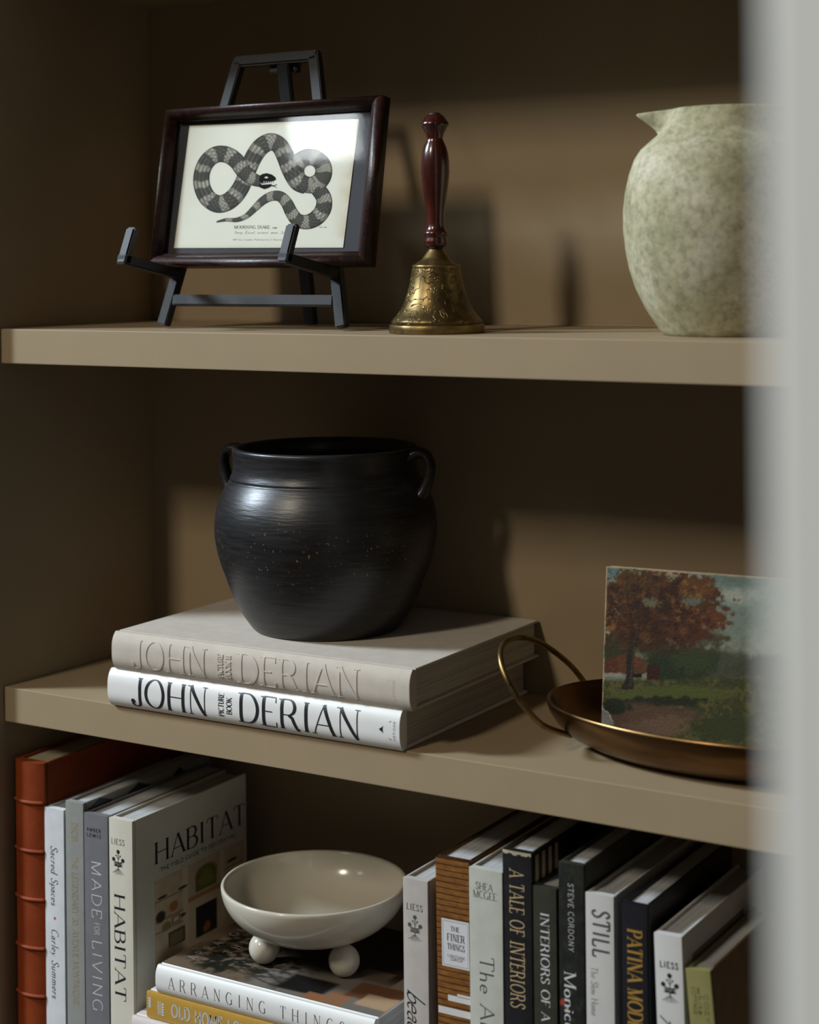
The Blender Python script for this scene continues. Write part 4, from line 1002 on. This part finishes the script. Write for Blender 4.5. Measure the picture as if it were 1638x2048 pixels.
def oil(U, V0):
    V = (V0-fl)/(1-fl); p = Paint(U, V)
    n = fbm(U*10, V*9, 5, 51); n2 = fbm(U*38, V*34, 4, 52); n3 = fbm(U*90, V*80, 3, 53)
    X = U*1060+690; top_ = 85+(X-700)*.061; bot_ = 950+(X-670)*.138; Yp = bot_-(bot_-top_)*V      # close-view pixels
    p.fill((112, 114, 94)); p.over(sstep(.45, 1.0, V)*.75, (86, 112, 102)); p.over(sstep(.42, .70, n)*.55*sstep(.4, .6, V), (138, 142, 122)); p.c += (n2[..., None]-.5)*22
    def B(x, y, rx, ry, c, nz=n, k=.5, soft=.25):
        d = np.hypot((X-x)/rx, (Yp-y)/ry)+(nz-.5)*2*k; p.over(1-sstep(1-soft, 1+soft, d), c)
    B(1420, 240, 90, 40, (146, 148, 130), n2, 1.1, .6); B(735, 255, 44, 40, (70, 112, 112), n2, .8, .4)
    # far woods and bushes
    B(1300, 640, 300, 90, (66, 66, 48), n, .5); B(1120, 620, 210, 110, (36, 46, 24), n2, .5); B(760, 540, 110, 90, (44, 54, 28), n2, .5); B(1190, 590, 120, 80, (48, 60, 28), n2, .6); B(1600, 640, 200, 60, (60, 60, 44), n2, .5)
    # ground
    g_ = sstep(690, 720, Yp+(n-.5)*40); p.over(g_, (58, 58, 26)); p.over(g_*sstep(.45, .62, n2), (84, 78, 34)); p.over(g_*sstep(.56, .70, n3)*.6, (40, 46, 20))
    B(1080, 790, 330, 46, (74, 80, 30), n2, .6); B(1000, 830, 280, 30, (34, 36, 18), n2, .5)
    B(960, 915, 260, 75, (84, 58, 40), n, .45); B(1040, 960, 230, 50, (98, 72, 52), n2, .6); B(760, 850, 90, 40, (30, 36, 18), n2, .5)
    B(1380, 980, 200, 90, (50, 56, 24), n2, .5)
    B(930, 500, 330, 70, (52, 46, 24), n2, .7, .5); B(1250, 480, 120, 60, (66, 60, 36), n2, .9, .5)
    # barn
    bm_ = (X > 695) & (X < 938) & (Yp > 560+np.abs(X-815)*.28) & (Yp < 672); p.over(bm_*1.0, (86, 48, 26)); p.over(bm_*(X < 770)*.7, (80, 34, 18)); p.over(bm_*sstep(.5, .7, n3)*.4, (124, 62, 26))
    sh = (X > 940) & (X < 1015) & (Yp > 625) & (Yp < 705); p.over(sh*1.0, (56, 22, 16)); p.over(((X > 865) & (X < 915) & (Yp > 672) & (Yp < 692))*1.0, (16, 12, 10))
    p.over(((X < 800) & (np.abs(Yp-672-(X-700)*.02) < 9))*.7, (150, 138, 118)); p.over(((X > 912) & (X < 940) & (np.abs(Yp-692) < 14))*.5, (132, 122, 100))
    # tree trunk and limbs
    tx = 836+18*sstep(740, 520, Yp); tw = 22+16*sstep(690, 760, Yp)+6*sstep(600, 500, Yp)
    p.over((1-sstep(.75, 1.15, np.abs(X-tx-6*np.sin(Yp*.03))/tw))*(Yp > 480)*(Yp < 755), (36, 29, 22)); p.over((1-sstep(.5, 1.0, np.abs(X-tx-12)/10))*(Yp > 520)*(Yp < 740)*.5, (74, 62, 48))
    # crown
    for (x, y, rx, ry, c) in ((960, 250, 260, 165, (70, 42, 16)), (820, 200, 140, 120, (78, 48, 18)), (1120, 300, 230, 110, (70, 38, 16)), (1260, 370, 130, 60, (92, 46, 22)), (860, 400, 180, 130, (66, 38, 16)), (1040, 430, 220, 90, (62, 32, 16)), (1200, 190, 90, 60, (92, 52, 22)), (1180, 460, 110, 50, (78, 36, 20))):
        B(x, y, rx, ry, c, n2, .75, .18)
    cr_ = (1-sstep(.8, 1.1, np.hypot((X-960)/330, (Yp-310)/230)+(n-.5)))
    big = sstep(.40, .62, fbm(U*7, V*6, 3, 61)); p.over(cr_*sstep(.46, .60, n2)*.85*(.3+.7*big), (132, 80, 24)); p.over(cr_*sstep(.50, .66, fbm(U*26, V*24, 4, 77))*.75, (46, 22, 12)); p.over(cr_*sstep(.58, .72, n3)*.55*big, (158, 100, 38)); p.over(cr_*sstep(.60, .74, fbm(U*44, V*40, 3, 91))*.5, (92, 42, 18)); p.over(cr_*sstep(.5, .7, fbm(U*110, V*95, 2, 93))*.35, (40, 22, 12))
    B(955, 285, 40, 24, (96, 92, 66), n3, 1.3, .6); B(1195, 272, 55, 22, (86, 98, 84), n3, 1.3, .6); B(735, 110, 26, 30, (80, 112, 108), n3, .8, .4)
    for (x0, y0, x1, y1, ww) in ((850, 500, 820, 180, 7), (870, 520, 900, 250, 8), (880, 500, 990, 440, 7), (830, 500, 760, 430, 6), (900, 300, 960, 180, 5)):
        tt = np.clip(((X-x0)*(x1-x0)+(Yp-y0)*(y1-y0))/((x1-x0)**2+(y1-y0)**2), 0, 1); dd = np.hypot(X-x0-tt*(x1-x0)-10*np.sin(tt*6), Yp-y0-tt*(y1-y0))
        p.over((1-sstep(.5, 1.2, dd/(ww*(1-.6*tt))))*.8, (38, 26, 20))
    # worn border and chipped corner
    ed = np.minimum(X-690, Yp-top_)+(n2-.5)*14; p.over(1-sstep(2, 9, ed), (168, 146, 104)); p.over(sstep(.45, .6, n2)*(1-sstep(8, 40, Yp-top_))*(1-sstep(60, 130, np.abs(X-1040)))*.8, (170, 136, 104))
    ch = (X-660) + (955-Yp)*1.0; p.over((1-sstep(92, 100, np.hypot(X-662, (Yp-955))+(n2-.5)*26)), (112, 108, 96)); p.over((np.abs(np.hypot(X-662, Yp-955)+(n2-.5)*26-97) < 3)*.8, (176, 166, 146))
    g = p.c.mean(-1, keepdims=True); return (g+(p.c-g)*.82)*1.04
printed('painted_surface', lambda a, b: pq(a*PWd, b*PHt*.999, .0003), 230, 200, oil, pa_e, 'oil_paint')
